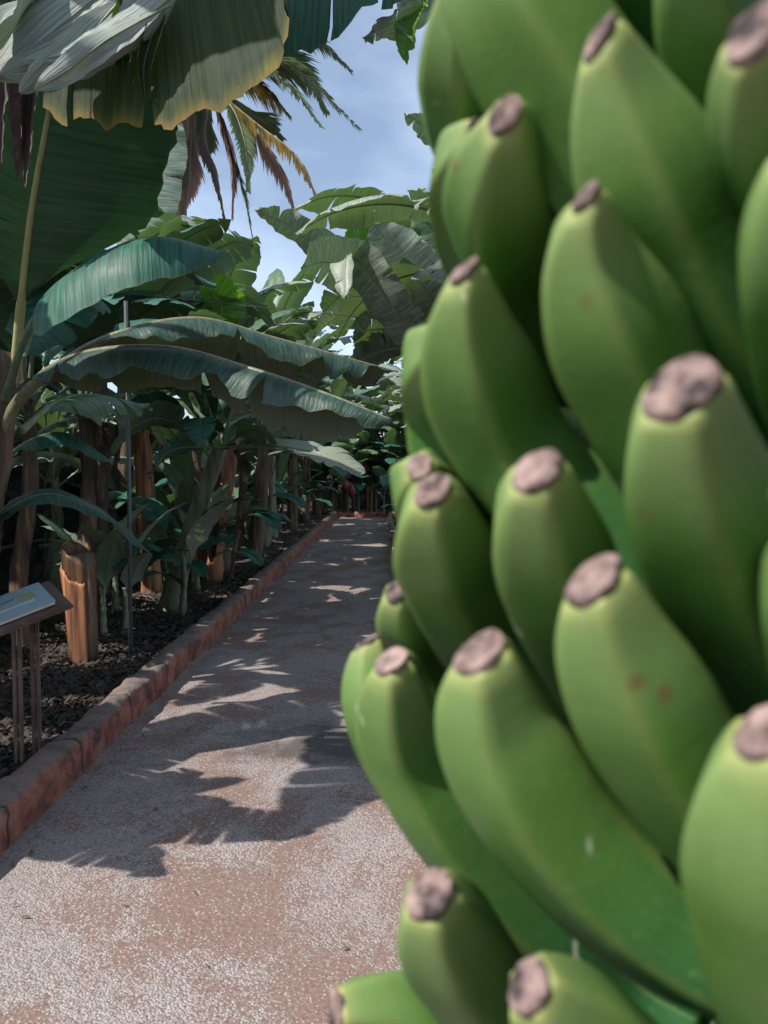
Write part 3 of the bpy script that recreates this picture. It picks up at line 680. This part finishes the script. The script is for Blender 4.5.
put_leaf(A, leaf([Vector(p) for p in ((-2.1, 3.2, 2.4), (-2.3, 2.6, 3.7), (-1.6, 2.2, 4.2), (-.7, 2.1, 4.4), (.1, 2.1, 4.3), (.6, 2.1, 4.0))], .55, M['leaf'], M['rib'], 131, petiole=.25, fold=(10, 10), droop=(25, 25), grav=(0, 0), tears=4, tearamp=10, mcols=5))  # unseen leaf added above the view to shade the old hanging leaf
for i, pl in enumerate(([(-2.0, 3.2, 2.3), (-2.2, 2.8, 3.6), (-1.7, 2.6, 4.05), (-.9, 2.45, 4.1), (-.1, 2.4, 3.8)], [(-2.0, 3.4, 2.3), (-2.1, 3.1, 3.7), (-1.5, 3.0, 4.5), (-.6, 2.9, 4.6), (.3, 2.9, 4.3)])):
    put_leaf(A, leaf([Vector(p) for p in pl], .42, M['leaf'], M['rib'], 26 + i, petiole=.25, fold=(10, 10), droop=(40, 40), grav=(.1, .1), tears=5, tearamp=12, mcols=5))  # two more unseen leaves added overhead to keep sun off the old one
for i, (pl, w_) in enumerate((([(150, -40), (95, -2), (45, 38), (-8, 78)], .11), ([(165, -20), (118, 20), (62, 52), (0, 74)], .10), ([(190, -20), (140, 22), (85, 50), (20, 62)], .07),
                              ([(130, -10), (80, 45), (48, 72), (20, 93)], .055), ([(170, 5), (110, 38), (70, 68), (34, 90)], .045), ([(60, -30), (25, 10), (8, 40), (-10, 62)], .09))):
    hero(A, 'leaf_grey', [(x_, y_, 2.75 - .05 * k_ - .015 * i) for k_, (x_, y_) in enumerate(pl)], w_, 'rib', 'pale grey torn leaf strip' if i == 0 else None,
         seed=60 + i, petiole=.02, side=(.55, .15, .8), fold=(-12, -18), droop=(30, 30), grav=(.05, .05), tears=0, ruffle=.003, ribr=.004, mcols=6)
for i, (px, dx) in enumerate(((4, 0), (18, 5), (32, -4), (-12, 2))):
    hero(A, 'dry_purple', [(px - 12, -40, 2.9), (px + 2, 40, 2.9), (px + dx, 120, 2.9), (px - 3 + dx, 172 + 9 * (i % 3), 2.9)], .055, 'dry_leaf' if 0 else 'rib_dark', 'withered purple brown hanging leaf' if i == 0 else None,
         seed=30 + i, petiole=.05, side=(1, .2 * i - .3, 0), fold=(-40, -40), droop=(50, 50), grav=(.1, .1), tears=0, ruffle=.01, ribr=.004, mcols=5)
for i, (px, py, l_) in enumerate(((128, 8, 55), (150, 30, 60))):
    hero(A, 'leaf_old', [(px + 12, py - 30, 2.75), (px + 4, py, 2.72), (px - 6, py + l_ * .6, 2.72), (px - 4, py + l_ * 1.25, 2.73)], .055, 'rib', 'small curled green strip with orange margin', seed=40 + i, petiole=.05, side=(1, .3, 0), fold=(-20, -30), droop=(60, 60), grav=(0, 0), tears=0, ruffle=.004, ribr=.003, mcols=6)

# leaning plant whose trunk crosses the view, the orange barked one and the ones round it
def px_plant(bx, by, bd, tx, ty, td, r, tm, label, seed, nleaf, scale, **k):
    b_ = P(bx, by, bd); b_.z = 0; t_ = P(tx, ty, td)
    return banana_plant(b_.x, b_.y, t_.z, label, seed, nleaf=nleaf, scale=scale, tm=tm, lean=(t_.x - b_.x, t_.y - b_.y), r=r, **k)
B = px_plant(166, 600, 8.2, 220, 446, 8.2, .11, 'trunk_green', 'banana plant with a trunk leaning to the right beyond the metal pole', 51, 7, .62, ndry=1, tint=('leaf', 'leaf_dark'))
hero(B, 'leaf_pale', [(215, 450, 8.2), (245, 447, 7.9), (290, 448, 7.6), (330, 458, 7.4), (360, 476, 7.3)], .34, 'rib', seed=52, petiole=.14, side=(.2, 1, .0), fold=(10, -45), droop=(20, 30), grav=(.1, .6), tears=12, tearamp=8, ruffle=.02)
hero(B, 'leaf', [(222, 430, 8.2), (250, 415, 8.6), (300, 418, 8.8), (352, 436, 9.0)], .32, 'rib', seed=53, petiole=.14, fold=(10, -10), droop=(20, 60), grav=(.1, .5), tears=5, tearamp=14)
px_plant(152, 592, 9.4, 136, 400, 9.4, .13, 'trunk_orange', 'banana plant with peeling orange bark between the pole and the leaning trunk', 54, 7, .7, ndry=1)
px_plant(210, 575, 10.4, 232, 420, 10.4, .14, 'trunk_orange', 'banana plant with reddish bark standing behind the leaning trunk', 55, 8, .8, ndry=2)
px_plant(88, 655, 6.8, 84, 400, 7.2, .09, 'trunk_brown', 'banana plant with dark trunk rising behind the cut stump', 56, 10, .85, ndry=1, tint=('leaf_dark', 'leaf'))
px_plant(22, 640, 6.4, 28, 395, 6.4, .07, 'trunk_brown', 'thin banana plant behind the information stand', 57, 10, .85, ndry=1, tint=('leaf_dark',))

# cut stump: two leaf sheath shells leaning together
S0 = P(84, 668, 6.0); st = empty('stump', (S0.x, S0.y, 0)); tag(st, 'cut banana stump with orange and brown striped bark beside the pole', 'stump')
def shell(name, base, top, r0, r1, a0, a1, m, cut, seed):
    V = []; Fc = []; n, sg = 26, 22; base = Vector(base); top = Vector(top)
    for layer in (0, 1):
        for i in range(n + 1):
            f = i / n
            for j in range(sg + 1):
                a = R(a0 + (a1 - a0) * j / sg); zc = 1 - cut * (0.5 + 0.5 * math.cos(a + seed)) - .03 * noise.noise(Vector((a * 6, seed, 0)))
                g = f * zc; p = base.lerp(top, g); r_ = (r0 + (r1 - r0) * g) * (1 + .06 * math.cos(7 * a + seed) + .05 * noise.noise(Vector((a * 3, g * 3, seed)))) - layer * .018
                V.append(p + Vector((math.cos(a), math.sin(a), 0)) * r_)
    off = (n + 1) * (sg + 1)
    for i in range(n):
        for j in range(sg):
            k = i * (sg + 1) + j; Fc.append((k, k + 1, k + sg + 2, k + sg + 1)); Fc.append((k + off, k + off + sg + 1, k + off + sg + 2, k + off + 1))
    for j in range(sg):
        k = n * (sg + 1) + j; Fc.append((k, k + 1, k + 1 + off, k + off))
    for i in range(n):
        k = i * (sg + 1); Fc.append((k, k + sg + 1, k + sg + 1 + off, k + off)); k += sg; Fc.append((k, k + off, k + off + sg + 1, k + sg + 1))
    return mesh(name, V, Fc, m)
M['stump'] = tube_material('stump_bark', (0.03, 0.02, 0.014), (0.17, 0.075, 0.035), (0.24, 0.15, 0.05), .6, (26, 26, .9), .8)
link('sheath', shell('sheath', (0, 0, -.05), (-.02, 0, .95), .10, .125, 0, 360, M['stump'], .17, 0.35), st)
link('sheath', shell('sheath', (.03, -.03, -.05), (.0, -.03, .84), .095, .14, 150, 300, M['trunk_orange'], .2, 1.0), st)
link('core', tube('core', [Vector((0, 0, -.05)), Vector((0, 0, .3)), Vector((-.01, 0, .87))], .108, M['trunk_brown'], 16, wob=.1), st)

# rows further back; every plant has its own place in its row
ordn = ['first', 'second', 'third', 'fourth', 'fifth', 'sixth', 'seventh', 'eighth', 'ninth', 'tenth', 'eleventh', 'twelfth']
rd = random.Random(99)
GL, GB, GR, GE = 'banana plants along the left kerb', 'banana plants in front of the stone wall', 'banana plants along the right kerb', 'banana plants closing the end of the path'
for i in range(7):
    y = 11.4 + 1.9 * i
    banana_plant(-2.25 + rd.uniform(-.25, .2), y, rd.uniform(2.6, 3.4), 'banana plant in the row along the left kerb, %s beyond the leaning trunk' % ordn[i], 600 + i, nleaf=14, scale=rd.uniform(.95, 1.15), ndry=2,
                 tint=('leaf', 'leaf_pale'), tm=rd.choice(('trunk_brown', 'trunk_brown', 'trunk_green', 'trunk_orange')), lean=(rd.uniform(-.1, .3), rd.uniform(-.2, .2)), group=GL)
for i in range(9):
    y = 4.6 + 2.5 * i
    banana_plant(-3.75 + rd.uniform(-.3, .3), y, rd.uniform(1.1, 1.6) if i % 2 == 0 or i < 2 else rd.uniform(2.4, 3.2), 'banana plant in the back row against the stone wall, %s from the front' % ordn[i], 640 + i, nleaf=12 if i % 2 else 10, scale=rd.uniform(.95, 1.15) if i > 2 else .72, ndry=1,
                 tm=rd.choice(('trunk_brown', 'trunk_green')), lean=(rd.uniform(-.2, .3), rd.uniform(-.2, .2)), group=GB)
for i in range(8):
    y = 6.8 + 2.4 * i
    banana_plant(1.25 + rd.uniform(-.2, .4) + (0.15 if i < 2 else 0), y, rd.uniform(2.5, 3.3), 'banana plant in the row along the right kerb, %s from the front' % ordn[i], 680 + i, nleaf=13, scale=rd.uniform(.9, 1.1), ndry=2,
                 tm=rd.choice(('trunk_brown', 'trunk_green')), lean=(rd.uniform(-.25, .1), rd.uniform(-.2, .2)), group=GR, tint=('leaf', 'leaf_pale', 'leaf_pale'))
for i in range(7):
    banana_plant(-3.0 + 0.85 * i, 27.2 + rd.uniform(-.6, 1.4), rd.uniform(2.4, 3.4), 'banana plant beyond the end kerb of the path, %s counted across' % ordn[i], 720 + i, nleaf=14, scale=1.0, ndry=3,
                 tm=rd.choice(('trunk_brown', 'trunk_green', 'trunk_orange')), group=GE)
for i in range(6):
    banana_plant(-4.0 + 1.4 * i, 31 + rd.uniform(-.5, 1), rd.uniform(3.2, 4.3), 'tall banana plant in the last row beyond the path end, %s counted across' % ordn[i], 760 + i, nleaf=11, scale=1.2, ndry=3, group='tall banana plants behind the path end')
for i in range(12):
    banana_plant(-5.6 + .66 * i, 26.5 + rd.uniform(-.2, .4), rd.uniform(1.1, 1.7), 'low banana plant close behind the end kerb, %s counted across' % ordn[i], 800 + i, nleaf=12, scale=.75, ndry=1, r=.08, tint=('leaf', 'leaf_dark'), group='low banana plants behind the end kerb')
# large leaves standing against the sky, on a plant of the right row
Fp = banana_plant(1.55, 8.6, 3.0, 'tall banana plant right of the path with large leaves against the sky', 81, nleaf=4, scale=.9, ndry=2)
hero(Fp, 'leaf_pale', [(470, 350, 8.6), (430, 330, 8.6), (385, 300, 8.5), (330, 255, 8.4), (290, 225, 8.3), (254, 210, 8.2)], .22, seed=82, petiole=.2, side=(.3, -.6, .75), fold=(10, 10), droop=(40, 30), grav=(.05, .2), tears=3, tearamp=10)
hero(Fp, 'leaf_bright', [(470, 340, 8.8), (440, 320, 9), (400, 285, 9), (365, 245, 9), (345, 232, 9)], .40, seed=83, petiole=.15, side=(.5, -.5, .6), fold=(5, 5), droop=(30, 40), grav=(.05, .15), tears=6, tearamp=10)
hero(Fp, 'leaf_pale', [(480, 360, 8.2), (450, 320, 8.0), (415, 275, 7.8), (372, 222, 7.6)], .36, seed=84, petiole=.12, side=(.75, -.5, .3), fold=(12, 5), droop=(20, 60), grav=(.05, .2), tears=4, tearamp=10)
hero(Fp, 'leaf_pale', [(470, 400, 8.0), (430, 360, 7.6), (395, 310, 7.3), (350, 255, 7.2), (345, 300, 7.0)], .22, seed=85, petiole=.15, side=(.7, -.4, .4), fold=(20, 20), droop=(60, 60), grav=(.1, .3), tears=5, tearamp=12)
hero(Fp, 'leaf', [(480, 350, 8.6), (455, 280, 8.6), (432, 225, 8.5), (418, 188, 8.4)], .26, seed=86, petiole=.15, side=(.8, -.5, .2), fold=(10, 10), droop=(30, 30), grav=(.05, .1), tears=6, tearamp=14)
hero(Fp, 'leaf_pale', [(480, 330, 8.6), (465, 220, 8.5), (450, 155, 8.4), (430, 130, 8.3), (404, 112, 8.2)], .16, seed=87, petiole=.4, side=(.2, -.7, .6), fold=(20, 20), droop=(50, 50), grav=(.05, .2), tears=3, tearamp=12)
# plant on the far left rear reaching up behind the big leaf
Gp = banana_plant(-3.3, 9.2, 3.2, 'banana plant whose pale upright leaves show behind the large dark leaf', 91, nleaf=6, scale=.9, ndry=2, tint=('leaf_pale', 'leaf'))
hero(Gp, 'leaf_pale', [(120, 330, 9), (135, 260, 9), (150, 190, 9), (158, 130, 9), (160, 95, 9)], .36, seed=92, petiole=.15, side=(1, .2, 0), fold=(5, 5), droop=(20, 20), grav=(0, 0), tears=5, tearamp=10)
hero(Gp, 'leaf_bright', [(215, 330, 9.0), (222, 310, 8.9), (214, 296, 8.8), (200, 292, 8.8)], .30, seed=93, petiole=.1, side=(.7, -.4, .5), fold=(5, 5), droop=(20, 20), grav=(0, 0), tears=1, tearamp=6)
def fan(plant, base, tips, seed, keys, w0=.26):
    rd = random.Random(seed); bx, by, bd = base
    for i, (tx, ty) in enumerate(tips):
        td = bd + rd.uniform(-1.6, 1.0); ar = rd.uniform(10, 38)
        mid = ((bx + tx) / 2, (by + ty) / 2 - ar, (bd + td) / 2); q3 = (bx + (tx - bx) * .8, by + (ty - by) * .8 - ar * .8, bd + (td - bd) * .8)
        hero(plant, keys[i % len(keys)], [base, mid, q3, (tx, ty + rd.uniform(0, 12), td)], w0 * rd.uniform(.8, 1.2), 'rib', seed=seed * 10 + i, petiole=.16,
             side=(rd.uniform(-.3, .5), -1, rd.uniform(.2, .9)), fold=(rd.uniform(0, 20), rd.uniform(-10, 10)), droop=(rd.uniform(20, 60), rd.uniform(20, 60)), grav=(.08, .2), tears=rd.randrange(3, 9), tearamp=14, ruffle=.02, n=40, mcols=5)
fan(Fp, (452, 350, 8.8), [(300, 268), (322, 302), (305, 345), (352, 335), (345, 372), (378, 262), (392, 300), (330, 400)], 71, ('leaf_pale', 'leaf', 'leaf_pale'))
fan(Gp, (118, 345, 9.2), [(205, 222), (232, 262), (255, 240), (226, 296), (272, 306), (188, 258), (290, 335), (240, 345), (265, 372)], 72, ('leaf_pale', 'leaf_pale', 'leaf'))
fan(B, (220, 448, 8.2), [(118, 428), (142, 400), (180, 384), (262, 384), (302, 424), (280, 452), (150, 468), (112, 452)], 73, ('leaf_dark', 'leaf', 'leaf'), .22)
# torn leaf tips of a plant above the bunch
Hp = banana_plant(1.3, 4.2, 3.0, 'banana plant right of the path mostly behind the bunch, its leaf tips over the sky', 95, nleaf=3, scale=.7, ndry=1, arc=(-60, 60))
hero(Hp, 'leaf_grey', [(520, -60, 4.2), (470, -20, 4.0), (430, 8, 3.9), (395, 22, 3.8), (362, 38, 3.7)], .12, seed=96, petiole=.1, side=(.2, -.7, .6), fold=(10, 10), droop=(30, 30), grav=(.1, .3), tears=4, tearamp=20, ribr=.006)
hero(Hp, 'leaf_bright', [(430, -20, 3.9), (420, 5, 3.85), (410, 30, 3.8), (404, 60, 3.8)], .07, seed=97, petiole=.1, side=(.9, -.3, .1), fold=(-10, -20), droop=(40, 40), grav=(0, 0), tears=0, ribr=.003)

# young plants filling the beds
rd = random.Random(17)
yl = {0: ('small young banana plant at the foot of the left row, %s from the front', 'young banana plants on the left bed'), 1: ('small young banana plant beside the right kerb, %s from the front', 'young banana plants on the right bed')}
big = ordn + ['thirteenth', 'fourteenth', 'fifteenth', 'sixteenth', 'seventeenth', 'eighteenth', 'nineteenth', 'twentieth']
big += ['twenty-' + w_ for w_ in ordn[:9]] + ['thirtieth'] + ['thirty-' + w_ for w_ in ordn[:9]]
left = sorted([(rd.uniform(-3.9, -2.15), 6.9 + 17 * rd.random() ** 1.2) for _ in range(39)], key=lambda p: p[1])
for i, (x, y) in enumerate(left): sucker(x, y, rd.uniform(.8, 1.2) if y < 10.5 else rd.uniform(1.1, 2.0), yl[0][0] % big[i], 900 + i, yl[0][1])
right = sorted([(rd.uniform(.5, 1.5), 8 + 16 * rd.random()) for _ in range(14)], key=lambda p: p[1])
for i, (x, y) in enumerate(right): sucker(x, y, rd.uniform(.7, 1.3), yl[1][0] % big[i], 950 + i, yl[1][1])
for i in range(12): sucker(-4.2 + .42 * i, 26.3 + rd.uniform(-.2, .5), rd.uniform(1.6, 2.6), 'young banana plant just behind the end kerb, %s counted across' % ordn[i], 980 + i, 'young banana plants behind the end kerb')
sk = sucker(P(104, 640, 6.9).x, 6.9, 1.1, 'thin leaved young banana plant between the stump and the pole', 990)
sk2 = sucker(P(178, 560, 7.8).x, 8.0, 1.4, 'bright young banana plant left of the leaning trunk', 991)
# two dry leaves hanging by the leaning trunk
for i, (px, m_, lb) in enumerate(((200, 'dry_rust', 'reddish dry leaf hanging beside the leaning trunk'), (212, 'dry_rust', 'yellow brown dry leaf hanging beside the leaning trunk'))):
    w = [P(px + 3, 505, 8.6), P(px + 1, 525, 8.6), P(px, 545, 8.6), P(px - 1, 563, 8.6)]
    lf = leaf(w, .10, M['dry_rust' if i == 0 else 'dry'], M['dry'], 500 + i, petiole=.02, side=(1, .2, 0), fold=(-30, -30), droop=(40, 40), grav=(0, 0), tears=2, tearamp=12, ribr=.004)
    put_leaf(B, lf, True, lb)

# the plant that carries the bunch stands just right of the view
banana_plant(-2.95, 2.6, 1.3, 'banana plant just past the left edge in front of the information stand', 96, nleaf=8, scale=.62, ndry=2, tint=('leaf_dark', 'leaf'), arc=(-50, 75))
banana_plant(-2.9, 4.9, 2.35, 'tall banana plant just past the left edge behind the plant with the long arching leaves', 94, nleaf=10, scale=.9, ndry=2, tint=('leaf_dark', 'leaf'))
Q = banana_plant(0.98, 0.62, 2.35, 'banana plant at the right edge that carries the big green bunch', 97, nleaf=9, scale=1.0, ndry=5, r=.14, tint=('leaf_dark', 'leaf'), arc=(-75, 75))
banana_plant(1.25, 1.9, 2.2, 'unseen banana plant added close behind the big green bunch to block light', 98, nleaf=9, scale=1.0, ndry=6, r=.13, tint=('leaf_dark', 'leaf'), arc=(-60, 80))  # unseen plant added only to block light on the bunch
banana_plant(1.1, 3.2, 2.3, 'unseen banana plant added to block light between the bunch and the right row', 99, nleaf=7, scale=.9, ndry=4, r=.13, tint=('leaf_dark', 'leaf'), arc=(-60, 80))  # second unseen light blocker added behind the bunch
for i, (x, y) in enumerate(((1.6, -.9), (.9, -2.6), (2.3, -2.2), (-.6, -3.6))):
    banana_plant(x, y, 2.1, 'unseen banana plant added behind the camera to block light, %s along the path edge' % ordn[i], 190 + i, nleaf=10, scale=1.0, ndry=4, tint=('leaf_dark', 'leaf'), group='unseen banana plants added behind the camera position')  # unseen plants added to cut the frontal sky light on the bunch
# ================================================================ PALM
pc = P(192, 92, 16); palm = empty('palm_tree', (pc.x - .5, pc.y, 0)); tag(palm, 'tall palm tree with green and withered pinkish fronds against the sky', 'palm tree')
link('trunk', tube('trunk', crom([(pc.x - .8, pc.y, -.1), (pc.x - .7, pc.y, 3), (pc.x - .4, pc.y, 6), tuple(pc + Vector((-.15, 0, -.3)))], 40), lambda x: .24 - .04 * x + .012 * math.sin(x * 200), M['trunk_brown'], 16, wob=.15), palm, world=True)
def frond(pts, ll, key, seed, density=110, droopy=.5, rev=1):
    rd = random.Random(seed); ps = crom(pts, density); T, S, U = frames(ps, Vector((0, 0, 1))); V = []; Fc = []
    for i in range(6, density + 1):
        f = i / density; ln = ll * (math.sin(min(1, f * 1.05 + .08) * math.pi * .86 + .28)) * rd.uniform(.85, 1.1) + .04
        for sg in (-1, 1):
            d = (S[i] * sg * .75 + T[i] * .75 + U[i] * rd.uniform(-.1, .35)).normalized(); p = ps[i]; w = .030
            b_ = len(V); nseg = 3
            wv = T[i].cross(d); wv = (d.cross(wv)).normalized() if wv.length > .01 else T[i]
            for s in range(nseg + 1):
                g = s / nseg; ww = w * (1 - g) ** .6 * (.6 + .8 * min(1, g * 3)); V.append(p + wv * ww); V.append(p - wv * ww)
                d = (d + Vector((0, 0, -1)) * droopy * .5 * rd.uniform(.7, 1.3)).normalized(); p = p + d * (ln / nseg)
            for s in range(nseg): k = b_ + s * 2; Fc.append((k, k + 1, k + 3, k + 2))
    me = mesh('frond', V, Fc, M[key], None, False)
    rc = tube('rachis', ps, lambda x: .028 * (1 - .9 * x), M['palm_rachis'], 6)
    a = link('frond', me, palm, world=True); b2 = bpy.data.objects.new('rachis', rc); COL.objects.link(b2); b2.parent = a
    return a
FR = [([(225,68),(262,60),(305,78),(358,128)],.62,'palm_green'),([(222,62),(260,50),(300,66),(326,112)],.55,'palm_green'),([(220,70),(258,66),(292,88),(320,125)],.5,'palm_green'),
      ([(220,75),(248,78),(270,92),(290,116)],.5,'palm_yellow'),([(222,100),(252,130),(280,170),(298,222)],.42,'palm_dry'),([(224,98),(262,128),(295,155),(319,202)],.42,'palm_yellow'),
      ([(212,95),(222,120),(232,160),(232,214)],.62,'palm_dry'),([(205,90),(200,110),(200,135),(206,158)],.5,'palm_green'),([(222,95),(236,115),(246,150),(248,190)],.3,'palm_green'),
      ([(215,100),(225,140),(243,190),(254,248)],.35,'palm_green'),([(195,100),(182,120),(176,170),(184,238)],.5,'palm_dark'),([(192,100),(172,110),(166,150),(165,210)],.45,'palm_dark'),
      ([(208,105),(205,140),(215,170),(226,225)],.3,'palm_dark'),([(190,95),(185,130),(188,170),(180,225)],.55,'palm_dry'),([(200,70),(170,40),(130,30),(90,60)],.55,'palm_green'),
      ([(200,65),(190,20),(180,-20),(150,-50)],.55,'palm_green'),([(210,65),(235,20),(275,-5),(320,10)],.55,'palm_green'),([(195,80),(150,70),(120,100),(100,150)],.5,'palm_dark'),
      ([(215,62),(260,30),(310,35),(350,70)],.5,'palm_green'),([(226,95),(245,112),(262,118),(282,138)],.45,'palm_green')]
for i, (pl, ll, key) in enumerate(FR):
    dd = [0, .3 * math.sin(i * 2.1), .8 * math.sin(i * 2.1), 1.2 * math.sin(i * 2.1)]
    frond([P(px, py, 16 + dd[k]) for k, (px, py) in enumerate(pl)], ll * 1.3, key, 70 + i, droopy=.35 if key == 'palm_green' else .9)

# ================================================================ SMALL THINGS
pb = P(131, 678, 6.0); pt = P(126, 315, 6.0)
pole = tube('metal_pole', [Vector((pb.x, 6.0, -.05)), Vector((pb.x + .01, 6.0, 1.3)), Vector((pt.x, 6.0, 2.75))], .0155, M['pole'], 10)
tag(link('metal_pole', pole), 'thin grey metal pole standing upright in the left bed', 'pole')
ip = tube('irrigation_pipe', crom([(-4.3, 2.5, .62), (-4.28, 6, .60), (-4.3, 10, .62), (-4.28, 16, .6)], 40), .022, M['pipe'], 8)
tag(link('irrigation_pipe', ip), 'grey pipe running low along the front of the dark stone wall', 'pipe')
w1 = tube('support_wire', [P(150, 296, 6.5), P(300, 311, 6.8), P(480, 330, 7)], .003, M['wire'], 5)
tag(link('support_wire', w1), 'thin wire stretched across the leaves below the sky', 'wire')

# information stand
c0 = P(25, 609, 3.85); rot = Matrix.Rotation(R(-20), 3, 'Z') @ Matrix.Rotation(R(22), 3, 'X')
stand = empty('information_stand', (c0.x, c0.y, 0)); tag(stand, 'low brown metal stand with two legs behind the left kerb holding a book', 'stand')
rz = Matrix.Rotation(R(25), 3, 'X') @ Matrix.Rotation(R(42), 3, 'Z')
def bevbox(name, c, sx, sy, sz, m, parent, rot=None, bev=.004):
    v_, f_ = box_data((0, 0, 0), sx, sy, sz); me = mesh(name, v_, f_, m, smooth=False)
    b = bmesh.new(); b.from_mesh(me); bmesh.ops.recalc_face_normals(b, faces=b.faces)
    bmesh.ops.bevel(b, geom=list(b.edges), offset=bev, segments=2, affect='EDGES'); b.to_mesh(me); b.free()
    if rot is not None: me.transform((Matrix.Translation(Vector(c)) @ rot.to_4x4()))
    else: me.transform(Matrix.Translation(Vector(c)))
    return link(name, me, parent, world=parent is not None)
bevbox('top_plate', c0 + Vector((-.02, 0, 0)), .40, .30, .018, M['metal'], stand, rz)
for (px, dd) in ((18, 3.80), (36, 3.92)):
    q = P(px, 700, dd)
    for off in (-.0065, .0065):
        bevbox('leg', (q.x + off * 1.6, q.y + off, .38), .017, .017, .80, M['metal'], stand, None, .002)
book = empty('book', tuple(c0 + Vector((-.03, 0, .02)))); tag(book, 'open faced pale blue book lying on the small metal stand', 'book')
bc = c0 + Vector((-.035, .0, 0)) + rz @ Vector((0, 0, .024))
bevbox('pages', bc, .292, .212, .018, M['paper'], book, rz, .002)
bevbox('cover', bc + rz @ Vector((0, 0, .0115)), .30, .22, .004, M['cover'], book, rz, .001)
bevbox('emblem', bc + rz @ Vector((.055, .02, .0145)), .07, .06, .001, M['emblem'], book, rz, .0003)
bevbox('title_strip', bc + rz @ Vector((-.05, .035, .0145)), .10, .007, .001, M['title'], book, rz, .0003)
bevbox('glare_strip', bc + rz @ Vector((-.02, -.035, .0145)), .19, .014, .001, M['paper'], book, rz, .0003)  # glare on the cover modelled as a white strip

# red hanging buds at the far end, pale blossoms beside the right kerb
for i, (px, py) in enumerate(((346, 484), (352, 489))):
    q = P(px, py, 24.5); V, Fc = tube_data([q + Vector((0, 0, .14)), q + Vector((0, 0, .05)), q, q - Vector((0, 0, .1)), q - Vector((0, 0, .18))], lambda x: .02 + .075 * math.sin(math.pi * min(1, x * 1.02)) , 10)
    tag(link('banana_flower', mesh('banana_flower', V, Fc, M['flower'])), ('red banana flower bud hanging far down the path, upper of two', 'red banana flower bud hanging far down the path, lower of two')[i], 'flower', 'red flower buds at the path end')
